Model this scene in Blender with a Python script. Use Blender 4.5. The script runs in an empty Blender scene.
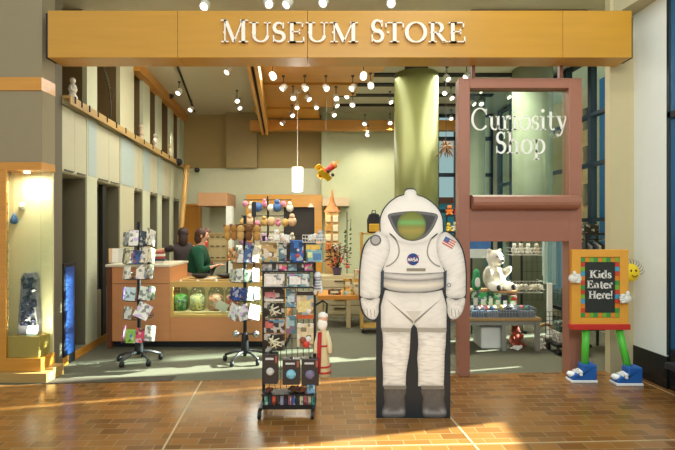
import bpy, bmesh, math, random
from mathutils import Vector, Matrix, noise
from mathutils.geometry import delaunay_2d_cdt

random.seed(11)
scene = bpy.context.scene
COL = scene.collection
PI = math.pi
F = 480.0            # focal length in pixels of the 675 x 450 frame
HZ = 229.0           # horizon row
EYE = 1.6

# ------------------------------------------------------------------ camera, sky, sun, exposure
cam_d = bpy.data.cameras.new('camera')
cam_d.sensor_width = 36.0
cam_d.lens = 36.0 * F / 675.0
cam_d.shift_y = (HZ - 225.0) / 675.0
cam_d.clip_start = 0.05
cam = bpy.data.objects.new('camera', cam_d)
cam.location = (0, 0, EYE)
cam.rotation_euler = (PI / 2, 0, 0)
COL.objects.link(cam)
scene.camera = cam

world = bpy.data.worlds.new('sky')
scene.world = world
world.use_nodes = True
bg = world.node_tree.nodes['Background']
bg.inputs['Color'].default_value = (0.80, 0.93, 0.95, 1)
bg.inputs['Strength'].default_value = 0.70

AZ = 0.26            # how far behind the scene's right side the sun stands
EL = math.radians(22)
sun_d = bpy.data.lights.new('sun', 'SUN')
sun_d.energy = 50.0
sun_d.angle = math.radians(0.8)
sun_d.color = (1.0, 0.93, 0.80)
sun = bpy.data.objects.new('sun', sun_d)
h = Vector((1, AZ, 0)).normalized() * math.cos(EL)
to_sun = Vector((h.x, h.y, math.sin(EL)))
sun.rotation_euler = to_sun.to_track_quat('Z', 'Y').to_euler()
sun.location = (12, 4, 8)
COL.objects.link(sun)


def area(name, loc, size, energy, color, target):
    d = bpy.data.lights.new(name, 'AREA')
    d.shape = 'RECTANGLE'
    d.size, d.size_y = size
    d.energy = energy
    d.color = color
    o = bpy.data.objects.new(name, d)
    o.location = loc
    o.rotation_euler = (Vector(loc) - Vector(target)).to_track_quat('Z', 'Y').to_euler()
    COL.objects.link(o)
    return o


WARM = (1.0, 0.92, 0.75)
SOFT = (1.0, 0.98, 0.87)
area('shop_fill_front', (-0.8, 7.2, 4.05), (3.6, 1.6), 100, SOFT, (-0.8, 7.4, 0))  # added fill panels under the ceiling, no fitting there; front, back and side
area('shop_fill_back', (-0.2, 10.0, 3.7), (3.6, 1.6), 68, SOFT, (-0.2, 10.1, 0))
area('shop_fill_side', (2.4, 7.6, 4.1), (1.6, 2.4), 125, SOFT, (2.4, 7.6, 0))
area('shop_fill_wall', (-1.9, 7.6, 4.1), (.5, 3.2), 45, SOFT, (-3.4, 7.6, 1.8))  # added fill that brightens the cabinet wall, not a fitting
area('lobby_fill', (0.5, -1.6, 4.6), (4.0, 1.6), 205, (1.0, 0.97, 0.89), (0.4, 4.6, 2.0))  # unseen fill added behind the camera for beam, cutout and walls
area('lobby_sign_light', (1.3, 2.6, 5.6), (1.4, 0.3), 45, WARM, (1.0, 5.0, 3.6))

vs = scene.view_settings
vs.view_transform = 'Standard'
vs.look = 'None'
vs.gamma = 1.0
vs.use_curve_mapping = False
vs.exposure = 0.0


# ------------------------------------------------------------------ helpers
def lin(hexs):
    hexs = hexs.lstrip('#')
    out = []
    for i in (0, 2, 4):
        c = int(hexs[i:i + 2], 16) / 255
        out.append(c / 12.92 if c <= 0.04045 else ((c + 0.055) / 1.055) ** 2.4)
    return (*out, 1.0)


MATS = {}


def M(hexs, rough=0.5, metal=0.0, var=0.07, scale=9.0, stretch=None, bump=0.0, emit=0.0, key=None, coat=0.0):
    """A noise-varied surface material, cached by its settings."""
    k = key or (hexs, rough, metal, var, scale, stretch, bump, emit, coat)
    if k in MATS:
        return MATS[k]
    m = bpy.data.materials.new('surface_' + hexs.lstrip('#'))
    m.use_nodes = True
    nt = m.node_tree
    b = nt.nodes['Principled BSDF']
    b.inputs['Roughness'].default_value = rough
    b.inputs['Metallic'].default_value = metal
    b.inputs['Coat Weight'].default_value = coat
    c = lin(hexs)
    tc = nt.nodes.new('ShaderNodeTexCoord')
    mp = nt.nodes.new('ShaderNodeMapping')
    nt.links.new(tc.outputs['Object'], mp.inputs['Vector'])
    if stretch:
        mp.inputs['Scale'].default_value = stretch
    n = nt.nodes.new('ShaderNodeTexNoise')
    n.inputs['Scale'].default_value = scale
    n.inputs['Detail'].default_value = 3
    nt.links.new(mp.outputs[0], n.inputs['Vector'])
    mx = nt.nodes.new('ShaderNodeMix')
    mx.data_type = 'RGBA'
    mx.inputs['A'].default_value = tuple(min(1, v * (1 - 2 * var)) for v in c[:3]) + (1,)
    mx.inputs['B'].default_value = tuple(min(1, v * (1 + 2 * var)) for v in c[:3]) + (1,)
    nt.links.new(n.outputs['Fac'], mx.inputs['Factor'])
    nt.links.new(mx.outputs['Result'], b.inputs['Base Color'])
    if bump:
        bp = nt.nodes.new('ShaderNodeBump')
        bp.inputs['Strength'].default_value = bump
        bp.inputs['Distance'].default_value = 0.01
        nt.links.new(n.outputs['Fac'], bp.inputs['Height'])
        nt.links.new(bp.outputs[0], b.inputs['Normal'])
    if emit:
        b.inputs['Emission Color'].default_value = c
        b.inputs['Emission Strength'].default_value = emit
    MATS[k] = m
    return m


def PM(hexs, scale=28.0, accents=None):
    """Printed packaging: patches of the main colour, a pale tint, a deep shade and accents."""
    k = ('print', hexs, scale)
    if k in MATS:
        return MATS[k]
    m = bpy.data.materials.new('printed_' + hexs.lstrip('#'))
    m.use_nodes = True
    nt = m.node_tree
    b = nt.nodes['Principled BSDF']
    b.inputs['Roughness'].default_value = 0.35
    c = Vector(lin(hexs)[:3])
    tc = nt.nodes.new('ShaderNodeTexCoord')
    mp = nt.nodes.new('ShaderNodeMapping')
    mp.inputs['Location'].default_value = (c.x * 3, c.y * 5, c.z * 7)
    nt.links.new(tc.outputs['Object'], mp.inputs['Vector'])
    vo = nt.nodes.new('ShaderNodeTexVoronoi')
    vo.distance = 'CHEBYCHEV'
    vo.inputs['Scale'].default_value = scale
    nt.links.new(mp.outputs[0], vo.inputs['Vector'])
    sx = nt.nodes.new('ShaderNodeSeparateColor')
    nt.links.new(vo.outputs['Color'], sx.inputs[0])
    cr = nt.nodes.new('ShaderNodeValToRGB')
    cr.color_ramp.interpolation = 'CONSTANT'
    tint = c.lerp(Vector((.75, .74, .68)), .55)
    deep = c * .35
    acc = Vector((c.z * .8 + .05, c.x * .5 + .08, c.y * .9 + .05))
    els = [(0.0, c), (0.42, tint), (0.60, deep), (0.80, c * 1.15), (0.90, acc)]
    cr.color_ramp.elements[0].position = 0
    cr.color_ramp.elements[0].color = (*els[0][1], 1)
    cr.color_ramp.elements[1].position = els[1][0]
    cr.color_ramp.elements[1].color = (*els[1][1], 1)
    for p, q in els[2:]:
        e = cr.color_ramp.elements.new(p)
        e.color = (min(1, q.x), min(1, q.y), min(1, q.z), 1)
    nt.links.new(sx.outputs[0], cr.inputs['Fac'])
    nt.links.new(cr.outputs['Color'], b.inputs['Base Color'])
    MATS[k] = m
    return m


def glass(tint='#e8f4ee', refl=0.10, key='glass'):
    if (key, tint) in MATS:
        return MATS[(key, tint)]
    m = bpy.data.materials.new(key)
    m.use_nodes = True
    nt = m.node_tree
    nt.nodes.remove(nt.nodes['Principled BSDF'])
    t = nt.nodes.new('ShaderNodeBsdfTransparent')
    t.inputs['Color'].default_value = lin(tint)
    g = nt.nodes.new('ShaderNodeBsdfGlossy')
    g.inputs['Roughness'].default_value = 0.03
    lw = nt.nodes.new('ShaderNodeLayerWeight')
    lw.inputs['Blend'].default_value = 0.5
    pw = nt.nodes.new('ShaderNodeMath')
    pw.operation = 'POWER'
    pw.inputs[1].default_value = 5.0
    nt.links.new(lw.outputs['Facing'], pw.inputs[0])
    mr = nt.nodes.new('ShaderNodeMath')
    mr.operation = 'MULTIPLY_ADD'
    mr.inputs[1].default_value = 0.30
    mr.inputs[2].default_value = refl * 0.4
    nt.links.new(pw.outputs[0], mr.inputs[0])
    mx = nt.nodes.new('ShaderNodeMixShader')
    nt.links.new(mr.outputs[0], mx.inputs['Fac'])
    nt.links.new(t.outputs[0], mx.inputs[1])
    nt.links.new(g.outputs[0], mx.inputs[2])
    nt.links.new(mx.outputs[0], nt.nodes['Material Output'].inputs['Surface'])
    MATS[(key, tint)] = m
    return m


class MB:
    """Collects solids into one mesh; coordinates are given in the scene and stored relative to org."""

    def __init__(s, org=(0, 0, 0)):
        s.bm = bmesh.new()
        s.o = Vector(org)

    def v(s, co):
        return s.bm.verts.new(Vector(co) - s.o)

    def face(s, cos):
        try:
            return s.bm.faces.new([s.v(c) for c in cos])
        except ValueError:
            return None

    def box(s, x0, x1, y0, y1, z0, z1):
        p = [s.v((x, y, z)) for z in (z0, z1) for x, y in ((x0, y0), (x1, y0), (x1, y1), (x0, y1))]
        for f in ((3, 2, 1, 0), (4, 5, 6, 7), (0, 1, 5, 4), (1, 2, 6, 5), (2, 3, 7, 6), (3, 0, 4, 7)):
            s.bm.faces.new([p[i] for i in f])
        return s

    def obox(s, c, size, rot=None):
        """Box turned about its centre; rot is an Euler triple."""
        from mathutils import Euler
        R = Euler(rot or (0, 0, 0)).to_matrix()
        a, b, d = (q / 2 for q in size)
        p = [s.v(Vector(c) + R @ Vector((x, y, z))) for z in (-d, d) for x, y in ((-a, -b), (a, -b), (a, b), (-a, b))]
        for f in ((3, 2, 1, 0), (4, 5, 6, 7), (0, 1, 5, 4), (1, 2, 6, 5), (2, 3, 7, 6), (3, 0, 4, 7)):
            s.bm.faces.new([p[i] for i in f])
        return s

    def prism(s, poly, a, b, axis='z'):
        """Polygon extruded from a to b: axis z takes (x, y), axis y takes (x, z), axis x takes (y, z)."""
        def co(p, t):
            return (p[0], p[1], t) if axis == 'z' else (p[0], t, p[1]) if axis == 'y' else (t, p[0], p[1])
        n = len(poly)
        A = [s.v(co(p, a)) for p in poly]
        B = [s.v(co(p, b)) for p in poly]
        fs = []
        fs.append(s.bm.faces.new(A))
        fs.append(s.bm.faces.new(B[::-1]))
        for i in range(n):
            fs.append(s.bm.faces.new((A[i], B[i], B[(i + 1) % n], A[(i + 1) % n])))
        bmesh.ops.recalc_face_normals(s.bm, faces=fs)
        if n > 4:
            bmesh.ops.triangulate(s.bm, faces=fs[:2], ngon_method='EAR_CLIP')
        return s

    def tube(s, pts, r, n=8, r1=None, cap=True):
        pts = [Vector(p) for p in pts]
        rings = []
        N = len(pts)
        up = None
        for i, p in enumerate(pts):
            d = (pts[min(i + 1, N - 1)] - pts[max(i - 1, 0)])
            if d.length < 1e-9:
                d = Vector((0, 0, 1))
            d.normalize()
            if up is None:
                up = d.orthogonal().normalized()
            else:
                up = (up - d * up.dot(d))
                up = up.normalized() if up.length > 1e-6 else d.orthogonal().normalized()
            w = d.cross(up)
            rr = r if r1 is None else r + (r1 - r) * i / max(1, N - 1)
            rings.append([s.v(p + (up * math.cos(2 * PI * k / n) + w * math.sin(2 * PI * k / n)) * rr) for k in range(n)])
        for a, b in zip(rings, rings[1:]):
            for k in range(n):
                s.bm.faces.new((a[k], a[(k + 1) % n], b[(k + 1) % n], b[k]))
        if cap:
            s.bm.faces.new(rings[0][::-1])
            s.bm.faces.new(rings[-1])
        return s

    def lathe(s, prof, c, n=16, axis='z', rot=None):
        c = Vector(c)
        rings = []
        R = rot or Matrix.Identity(3)
        for r, z in prof:
            ring = []
            for k in range(n):
                a = 2 * PI * k / n
                q = Vector((r * math.cos(a), r * math.sin(a), z))
                if axis == 'y':
                    q = Vector((q.x, q.z, q.y))
                elif axis == 'x':
                    q = Vector((q.z, q.y, q.x))
                ring.append(s.v(c + R @ q))
            rings.append(ring)
        fs = []
        for a, b in zip(rings, rings[1:]):
            for k in range(n):
                fs.append(s.bm.faces.new((a[k], a[(k + 1) % n], b[(k + 1) % n], b[k])))
        for ring in (rings[0], rings[-1]):
            try:
                fs.append(s.bm.faces.new(ring))
            except ValueError:
                pass
        bmesh.ops.recalc_face_normals(s.bm, faces=fs)
        return s

    def ball(s, c, r, sc=(1, 1, 1), n=12, rot=None):
        ret = bmesh.ops.create_uvsphere(s.bm, u_segments=n, v_segments=max(6, n * 2 // 3), radius=1)
        from mathutils import Euler
        R = Euler(rot).to_matrix() if rot else Matrix.Identity(3)
        for v in ret['verts']:
            v.co = R @ Vector((v.co.x * r * sc[0], v.co.y * r * sc[1], v.co.z * r * sc[2])) + Vector(c) - s.o
        return s


def part(name, mb, mat, parent=None, smooth=False, bev=0.0, label=None):
    me = bpy.data.meshes.new(name)
    mb.bm.to_mesh(me)
    mb.bm.free()
    me.materials.append(mat)
    if smooth:
        for p in me.polygons:
            p.use_smooth = True
    o = bpy.data.objects.new(name, me)
    COL.objects.link(o)
    if parent is not None:
        o.parent = parent
    elif any(mb.o):
        o.location = mb.o
    if bev:
        b = o.modifiers.new('bevel', 'BEVEL')
        b.width = bev
        b.segments = 2
        b.limit_method = 'ANGLE'
    if label:
        o['label'] = label
    return o


def tag(o, label, cat, group=None):
    o['label'] = label
    o['category'] = cat
    if group:
        o['group'] = group
    return o


def thing(name, label, cat, loc=(0, 0, 0), group=None, rz=0.0):
    o = bpy.data.objects.new(name, None)
    o.empty_display_size = 0.1
    COL.objects.link(o)
    o.location = loc
    o.rotation_euler = (0, 0, rz)
    return tag(o, label, cat, group)


def struct(name, mb, mat, parent=None, bev=0.0, smooth=False):
    o = part(name, mb, mat, parent, smooth, bev)
    if parent is None:
        o['kind'] = 'structure'
    return o


def copy_tree(root, loc, rz, label, group=None):
    r = root.copy()
    COL.objects.link(r)
    r.location = loc
    r.rotation_euler = (0, 0, rz)
    tag(r, label, root['category'], group or root.get('group'))
    for ch in list(root.children):
        c = ch.copy()
        COL.objects.link(c)
        c.parent = r
        for g in ch.children:
            d = g.copy()
            COL.objects.link(d)
            d.parent = c
    return r


def P(px, py, Y):
    """The point that stands at distance Y on the sight line through photo position (px, py)."""
    return Vector(((px - 337.5) / F * Y, Y, EYE + (HZ - py) / F * Y))


def XW(px, Y):
    return (px - 337.5) / F * Y


def ZW(py, Y):
    return EYE + (HZ - py) / F * Y


def catmull(pts, n=4, closed=True):
    out = []
    N = len(pts)
    rng = range(N) if closed else range(N - 1)
    for i in rng:
        if closed:
            p0, p1, p2, p3 = pts[i - 1], pts[i], pts[(i + 1) % N], pts[(i + 2) % N]
        else:
            p0, p1, p2, p3 = pts[max(i - 1, 0)], pts[i], pts[i + 1], pts[min(i + 2, N - 1)]
        for k in range(n):
            t = k / n
            out.append(tuple(0.5 * (2 * b + (c - a) * t + (2 * a - 5 * b + 4 * c - d) * t * t + (3 * b - a - 3 * c + d) * t ** 3)
                             for a, b, c, d in zip(p0, p1, p2, p3)))
    if not closed:
        out.append(tuple(pts[-1]))
    return out


# ------------------------------------------------------------------ serif lettering, drawn stroke by stroke
def ribbon(pts, w0, w1=None, pen=None):
    """Polygons along a path; the pen makes upright runs thick (w0) and level runs thin (w1)."""
    out = []
    n = len(pts)
    L, Rr = [], []
    for i in range(n):
        a, b = pts[max(i - 1, 0)], pts[min(i + 1, n - 1)]
        dx, dy = b[0] - a[0], b[1] - a[1]
        l = math.hypot(dx, dy) or 1
        nx, ny = -dy / l, dx / l
        if pen == 's':
            w = w1 + (w0 - w1) * math.sin(PI * i / (n - 1)) ** 1.3
        elif w1 is None:
            w = w0
        else:
            w = w1 + (w0 - w1) * (abs(dy) / l) ** 1.4
        L.append((pts[i][0] + nx * w / 2, pts[i][1] + ny * w / 2))
        Rr.append((pts[i][0] - nx * w / 2, pts[i][1] - ny * w / 2))
    for i in range(n - 1):
        out.append([L[i], L[i + 1], Rr[i + 1], Rr[i]])
    return out


def arc(cx, cy, rx, ry, a0, a1, n=18):
    return [(cx + rx * math.cos(math.radians(a0 + (a1 - a0) * i / n)), cy + ry * math.sin(math.radians(a0 + (a1 - a0) * i / n))) for i in range(n + 1)]


def bar(x0, y0, x1, y1):
    return [(x0, y0), (x1, y0), (x1, y1), (x0, y1)]


def glyph(ch, S=0.15, t=0.055, sf=0.05):
    def stem(x, y0, y1, w=S):
        return bar(x - w / 2, y0, x + w / 2, y1)

    def ser(x, y, w):
        return bar(x - w / 2, y, x + w / 2, y + sf) if y < 0.3 else bar(x - w / 2, y - sf, x + w / 2, y)
    g = []
    if ch == 'M':
        g += [stem(.15, 0, 1, t), stem(.90, 0, 1), *ribbon([(.17, 1), (.53, .02)], S), *ribbon([(.53, .02), (.87, 1)], t)]
        g += [ser(.15, 0, .30), ser(.90, 0, .38), ser(.12, 1, .28), ser(.93, 1, .32)]
        return g, 1.10
    if ch == 'U':
        g += [stem(.20, .32, 1), stem(.76, .32, 1, t), *ribbon(arc(.48, .33, .28, .30, 180, 360), S * .9, t * 1.2), ser(.20, 1, .38), ser(.76, 1, .30)]
        return g, .94
    if ch in 'Ss':
        p = arc(.31, .735, .19, .235, 25, 255, 16) + arc(.31, .265, .22, .235, 75, -155, 16)
        g += ribbon(p, S * 1.15, t, 's') + [stem(.50, .68, .98, t), stem(.09, .02, .34, t)]
        return g, .60
    if ch == 'E':
        g += [stem(.20, 0, 1), bar(.1, 1 - sf, .66, 1), bar(.2, .5, .54, .5 + sf), bar(.1, 0, .70, sf)]
        g += [stem(.64, .76, 1, t), stem(.52, .40, .65, t), stem(.69, 0, .27, t), ser(.2, 0, .34), ser(.2, 1, .34)]
        return g, .76
    if ch == 'T':
        g += [stem(.38, 0, 1), bar(.03, 1 - sf, .73, 1), stem(.05, .74, 1, t), stem(.71, .74, 1, t), ser(.38, 0, .36)]
        return g, .76
    if ch == 'O':
        g += ribbon(arc(.46, .5, .38, .49, 0, 360, 36), S, t)
        return g, .92
    if ch == 'R':
        g += [stem(.20, 0, 1), bar(.2, 1 - sf, .42, 1), bar(.2, .47, .42, .47 + sf), *ribbon(arc(.40, .735, .22, .24, 90, -90), S, t)]
        g += [*ribbon([(.40, .5), (.74, .02)], S), ser(.2, 0, .36), ser(.17, 1, .28), ser(.76, 0, .22)]
        return g, .80
    if ch == 'C':
        g += ribbon(arc(.48, .5, .40, .49, 38, 322, 34), S, t) + [stem(.80, .70, .96, t)]
        return g, .88
    if ch == 'K':
        g += [stem(.20, 0, 1), *ribbon([(.26, .42), (.66, .98)], t * 1.3), *ribbon([(.38, .58), (.72, .02)], S), ser(.2, 0, .36), ser(.2, 1, .36), ser(.68, 1, .30), ser(.74, 0, .30)]
        return g, .88
    if ch == 'H':
        g += [stem(.20, 0, 1), stem(.74, 0, 1), bar(.2, .49, .74, .49 + sf)] + [ser(x, y, .36) for x in (.2, .74) for y in (0, 1)]
        return g, .94
    if ch == '!':
        g += [[(.10, .28), (.18, .28), (.22, 1), (.06, 1)], ribbon_dot(.14, .08, .08)]
        return g, .30
    X = .64
    if ch == 'u':
        g += [stem(.16, .2, X), stem(.50, 0, X), *ribbon(arc(.33, .22, .17, .20, 180, 360), S * .8, t * 1.3), bar(.03, X - sf, .2, X), bar(.37, X - sf, .5, X), ser(.53, 0, .2)]
        return g, .64
    if ch == 'r':
        g += [stem(.17, 0, X), bar(.03, X - sf, .2, X), ser(.17, 0, .32), *ribbon(arc(.36, .42, .17, .20, 170, 60, 8), t * 2), ribbon_dot(.42, .55, .065)]
        return g, .48
    if ch == 'i':
        g += [stem(.17, 0, X), bar(.03, X - sf, .2, X), ser(.17, 0, .32), ribbon_dot(.16, .88, .085)]
        return g, .34
    if ch == 'o':
        g += ribbon(arc(.31, .32, .25, .315, 0, 360, 28), S, t)
        return g, .62
    if ch == 't':
        g += [stem(.19, .15, .84), bar(.03, X - sf, .37, X), *ribbon(arc(.30, .17, .11, .16, 180, 320, 8), S * .7, t)]
        return g, .42
    if ch == 'y':
        g += [*ribbon([(.12, X), (.34, .04)], S), *ribbon([(.54, X), (.30, -.14), (.20, -.26), (.09, -.27)], t * 1.2), bar(0, X - sf, .27, X), bar(.42, X - sf, .64, X), ribbon_dot(.10, -.24, .06)]
        return g, .62
    if ch in 'hn':
        g += [stem(.16, 0, 1 if ch == 'h' else X), stem(.52, 0, .42), *ribbon(arc(.34, .40, .18, .22, 0, 180), S * .9, t * 1.2), ser(.16, 0, .32), ser(.52, 0, .30)]
        g += [bar(.02, (1 if ch == 'h' else X) - sf, .2, 1 if ch == 'h' else X)]
        return g, .70
    if ch == 'p':
        g += [stem(.16, -.28, X), *ribbon(arc(.33, .32, .24, .31, -150, 150, 24), S, t), ser(.16, -.28, .32), bar(.02, X - sf, .2, X)]
        g[-2] = bar(0, -.28, .32, -.28 + sf)
        return g, .64
    if ch == 'd':
        g += [stem(.48, 0, 1), *ribbon(arc(.31, .32, .24, .31, 40, 320, 24), S, t), bar(.34, 1 - sf, .5, 1), ser(.53, 0, .2)]
        return g, .66
    if ch == 'e':
        g += ribbon(arc(.31, .32, .24, .31, 10, 325, 26), S, t) + [bar(.10, .35, .53, .35 + sf)]
        return g, .58
    return g, .34


def ribbon_dot(x, y, r):
    return [(x + r * math.cos(2 * PI * k / 12), y + r * math.sin(2 * PI * k / 12)) for k in range(12)]


def letters(mb, text, x, z, hgt, y0, y1, gap=0.04, S=0.15, t=0.055, wscale=1.0):
    """Lettering standing upright in the x-z plane; returns the end x."""
    for ch in text:
        if ch == ' ':
            x += .34 * hgt * wscale
            continue
        polys, adv = glyph(ch, S, t, max(.05, t * .9))
        k = .66 / 1.0 if ch == 's' else 1.0
        for p in polys:
            mb.prism([(x + a * hgt * wscale * k, z + b * hgt * k) for a, b in p], y0, y1, 'y')
        x += (adv * k + gap) * hgt * wscale
    return x


def text_width(text, hgt, gap=0.04, wscale=1.0):
    return sum((.34 if c == ' ' else glyph(c)[1] * (.66 if c == 's' else 1) + gap) * hgt * wscale for c in text)


# ------------------------------------------------------------------ special materials
def paver_material():
    m = bpy.data.materials.new('brick_pavers')
    m.use_nodes = True
    nt = m.node_tree
    b = nt.nodes['Principled BSDF']
    tc = nt.nodes.new('ShaderNodeTexCoord')
    mp = nt.nodes.new('ShaderNodeMapping')
    mp.inputs['Rotation'].default_value = (0, 0, -0.045)
    mp.inputs['Location'].default_value = (0.06, 0.03, 0)
    nt.links.new(tc.outputs['Object'], mp.inputs['Vector'])
    br = nt.nodes.new('ShaderNodeTexBrick')
    br.inputs['Scale'].default_value = 1.0
    br.inputs['Brick Width'].default_value = 0.205
    br.inputs['Row Height'].default_value = 0.104
    br.inputs['Mortar Size'].default_value = 0.005
    br.inputs['Mortar Smooth'].default_value = 0.3
    br.inputs['Bias'].default_value = -0.1
    br.inputs['Color1'].default_value = lin('#9c6a33')
    br.inputs['Color2'].default_value = lin('#754d24')
    br.inputs['Mortar'].default_value = lin('#9c8055')
    nt.links.new(mp.outputs[0], br.inputs['Vector'])
    n = nt.nodes.new('ShaderNodeTexNoise')
    n.inputs['Scale'].default_value = 1.3
    n.inputs['Detail'].default_value = 4
    nt.links.new(mp.outputs[0], n.inputs['Vector'])
    hs = nt.nodes.new('ShaderNodeMix')
    hs.data_type = 'RGBA'
    hs.blend_type = 'MULTIPLY'
    hs.inputs['Factor'].default_value = 0.45
    cr = nt.nodes.new('ShaderNodeValToRGB')
    cr.color_ramp.elements[0].position = 0.35
    cr.color_ramp.elements[0].color = (0.72, 0.70, 0.66, 1)
    cr.color_ramp.elements[1].position = 0.65
    cr.color_ramp.elements[1].color = (1.0, 1.0, 1.0, 1)
    nt.links.new(n.outputs['Fac'], cr.inputs['Fac'])
    nt.links.new(br.outputs['Color'], hs.inputs['A'])
    nt.links.new(cr.outputs['Color'], hs.inputs['B'])
    nt.links.new(hs.outputs['Result'], b.inputs['Base Color'])
    b.inputs['Roughness'].default_value = 0.22
    b.inputs['Specular IOR Level'].default_value = 0.55
    bp = nt.nodes.new('ShaderNodeBump')
    bp.inputs['Strength'].default_value = 0.35
    bp.inputs['Distance'].default_value = 0.004
    bp.invert = True
    nt.links.new(br.outputs['Fac'], bp.inputs['Height'])
    nt.links.new(bp.outputs[0], b.inputs['Normal'])
    return m


WOOD = M('#c4872f', .38, var=.10, scale=3, stretch=(1, 6, 14), coat=.15)
WOODX = M('#c98d33', .36, var=.09, scale=3, stretch=(.5, 6, 9), coat=.2, key='wood_along_x')
CEILWOOD = M('#d39a3f', .4, var=.09, scale=3, stretch=(.6, 7, 5), key='wood_ceiling')
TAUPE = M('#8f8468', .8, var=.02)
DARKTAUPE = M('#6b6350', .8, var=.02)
CREAM = M('#c0bb9a', .7, var=.02)
PALE = M('#c2c4a6', .75, var=.02)
PALEGREEN = M('#bcc09a', .75, var=.02)
TAN = M('#a08a58', .8, var=.02)
WHITEP = M('#e4e6da', .7, var=.01)
BLACK = M('#15171a', .45, var=.05)
GREYMETAL = M('#5a5c5e', .35, .7)
WHITEMETAL = M('#d9d9d2', .35, .2)
TERRA = M('#9f6b57', .42, var=.04, scale=4)
COUNTER = M('#d8945e', .42, var=.05, scale=2, stretch=(1, 1, 6))
CHROME = M('#b9bdc0', .2, 1.0)

# ------------------------------------------------------------------ the setting
LOBBY_Y = 5.05


def edge_y(x):                       # where the pavers meet the carpet
    return 5.18 + 0.075 * x


def xl(y):                           # face of the wall unit on the shop's left side
    return -3.17 - 0.10 * (y - 5.37)


mb = MB()
mb.prism([(-6, -3.5), (5.5, -3.5), (5.5, edge_y(5.5)), (-6, edge_y(-6))], -0.08, 0.0)
struct('floor_pavers', mb, paver_material())
mb = MB()
mb.prism([(-6, edge_y(-6)), (5.5, edge_y(5.5)), (5.5, 12.6), (-6, 12.6)], -0.08, 0.0)
struct('floor_carpet', mb, M('#62624f', .95, var=.16, scale=160, bump=.3))
# dark walk-off strip at the carpet's edge and pale expansion joints between the pavers
mb = MB()
mb.prism([(-3.05, edge_y(-3.05)), (-1.75, edge_y(-1.75)), (-1.75, edge_y(-1.75) + .17), (-3.05, edge_y(-3.05) + .17)], 0.0, 0.006)
struct('floor_mat_strip', mb, M('#4a4436', .9, var=.3, scale=3, stretch=(30, 1, 1)))
JOINT = M('#b9a179', .6, var=.1)
for x0 in (-1.43, 0.86, 3.2):
    mb = MB()
    w = .008
    mb.prism([(x0 - w, 5.05), (x0 + w, 5.05), (x0 + w + .62, -1), (x0 - w + .62, -1)], -.01, 0.0012)
    struct('floor_joint', mb, JOINT)
mb = MB()
mb.prism([(-5, 3.30), (3.3, 3.67), (3.3, 3.682), (-5, 3.312)], -.01, 0.0012)
struct('floor_joint', mb, JOINT)

# lobby wall on the left with its wood stripe
mb = MB()
mb.box(-5.4, -3.12, LOBBY_Y + .02, 5.30, 2.30, 6.2)
mb.box(-5.4, -3.62, LOBBY_Y + .02, 5.30, 0.0, 2.30)
struct('wall_lobby', mb, TAUPE)
mb = MB()
mb.box(-5.4, -3.117, LOBBY_Y + .004, 5.303, ZW(90, LOBBY_Y), ZW(77, LOBBY_Y))
struct('trim_1', mb, WOODX)

# pilaster after the lobby wall
mb = MB()
mb.prism([(-3.13, 5.303), (-5.2, 5.303), (-5.2, 5.56), (xl(5.56), 5.56)], 0, 6.2)
struct('wall_pilaster', mb, DARKTAUPE)


def lslab(mb, y0, y1, d0, d1, z0, z1):
    """Block along the left wall: d is the depth behind the wall's face."""
    mb.prism([(xl(y0) - d0, y0), (xl(y0) - d1, y0), (xl(y1) - d1, y1), (xl(y1) - d0, y1)], z0, z1)


CEIL = 4.45
bays = [(5.56, 6.24), (6.57, 7.46), (8.13, 8.63), (9.06, 9.60), (9.90, 10.6), (10.9, 11.5)]
pils = [(6.24, 6.57), (7.46, 8.13), (8.63, 9.06), (9.60, 9.90), (10.6, 10.9), (11.5, 12.0)]
for i, (a, b) in enumerate(pils):
    mb = MB()
    lslab(mb, a, b, 0.0, .62, 0, CEIL)
    struct('wall_pilaster', mb, PALE if i != 1 else CREAM)
mb = MB()
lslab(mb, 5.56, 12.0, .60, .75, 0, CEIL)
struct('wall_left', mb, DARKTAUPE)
mb = MB()
lslab(mb, 5.56, 12.0, -.012, .0, 0.0, .10)
struct('baseboard_left', mb, WOOD)
mb = MB()
lslab(mb, 5.56, 12.0, .0, .6, 3.06, 3.12)      # shelf the ledge runs along
struct('wall_shelf', mb, PALE)
mb = MB()
lslab(mb, 8.1, 11.9, -.10, .05, 4.27, 4.45)
struct('trim_2', mb, WOOD)

NICHE_SHADE = M('#6e6852', .8, var=.02)  # dark tone on added panels puts the niches' shade into the colour
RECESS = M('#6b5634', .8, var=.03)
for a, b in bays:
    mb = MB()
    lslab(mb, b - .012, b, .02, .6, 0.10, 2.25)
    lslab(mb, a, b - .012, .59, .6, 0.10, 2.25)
    struct('wall_niche_shade', mb, NICHE_SHADE)
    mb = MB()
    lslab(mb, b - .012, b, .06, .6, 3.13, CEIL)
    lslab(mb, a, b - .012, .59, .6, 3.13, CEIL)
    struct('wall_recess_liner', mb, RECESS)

# back walls
mb = MB()
mb.box(-4.6, -0.20, 12.0, 12.2, 0, CEIL)
struct('wall_back', mb, TAN)
mb = MB()
arcp = [(-4.4, 11.93), (-3.4, 11.9), (-2.6, 11.86), (-1.8, 11.84), (-1.0, 11.86), (-.25, 11.92)]
mb.prism(arcp + [(-.25, 11.99), (-4.4, 11.99)], 0, 3.1)
struct('wall_back_low', mb, PALE)
mb = MB()
mb.box(-.39, 2.4, 11.7, 11.9, 0, CEIL)
struct('wall_back_pale', mb, PALEGREEN)
mb = MB()
mb.box(XW(228, 11.9), XW(258, 11.9), 11.72, 12.0, 3.1, CEIL)
struct('wall_back_pier', mb, M('#97845a', .8, var=.02))
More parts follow.
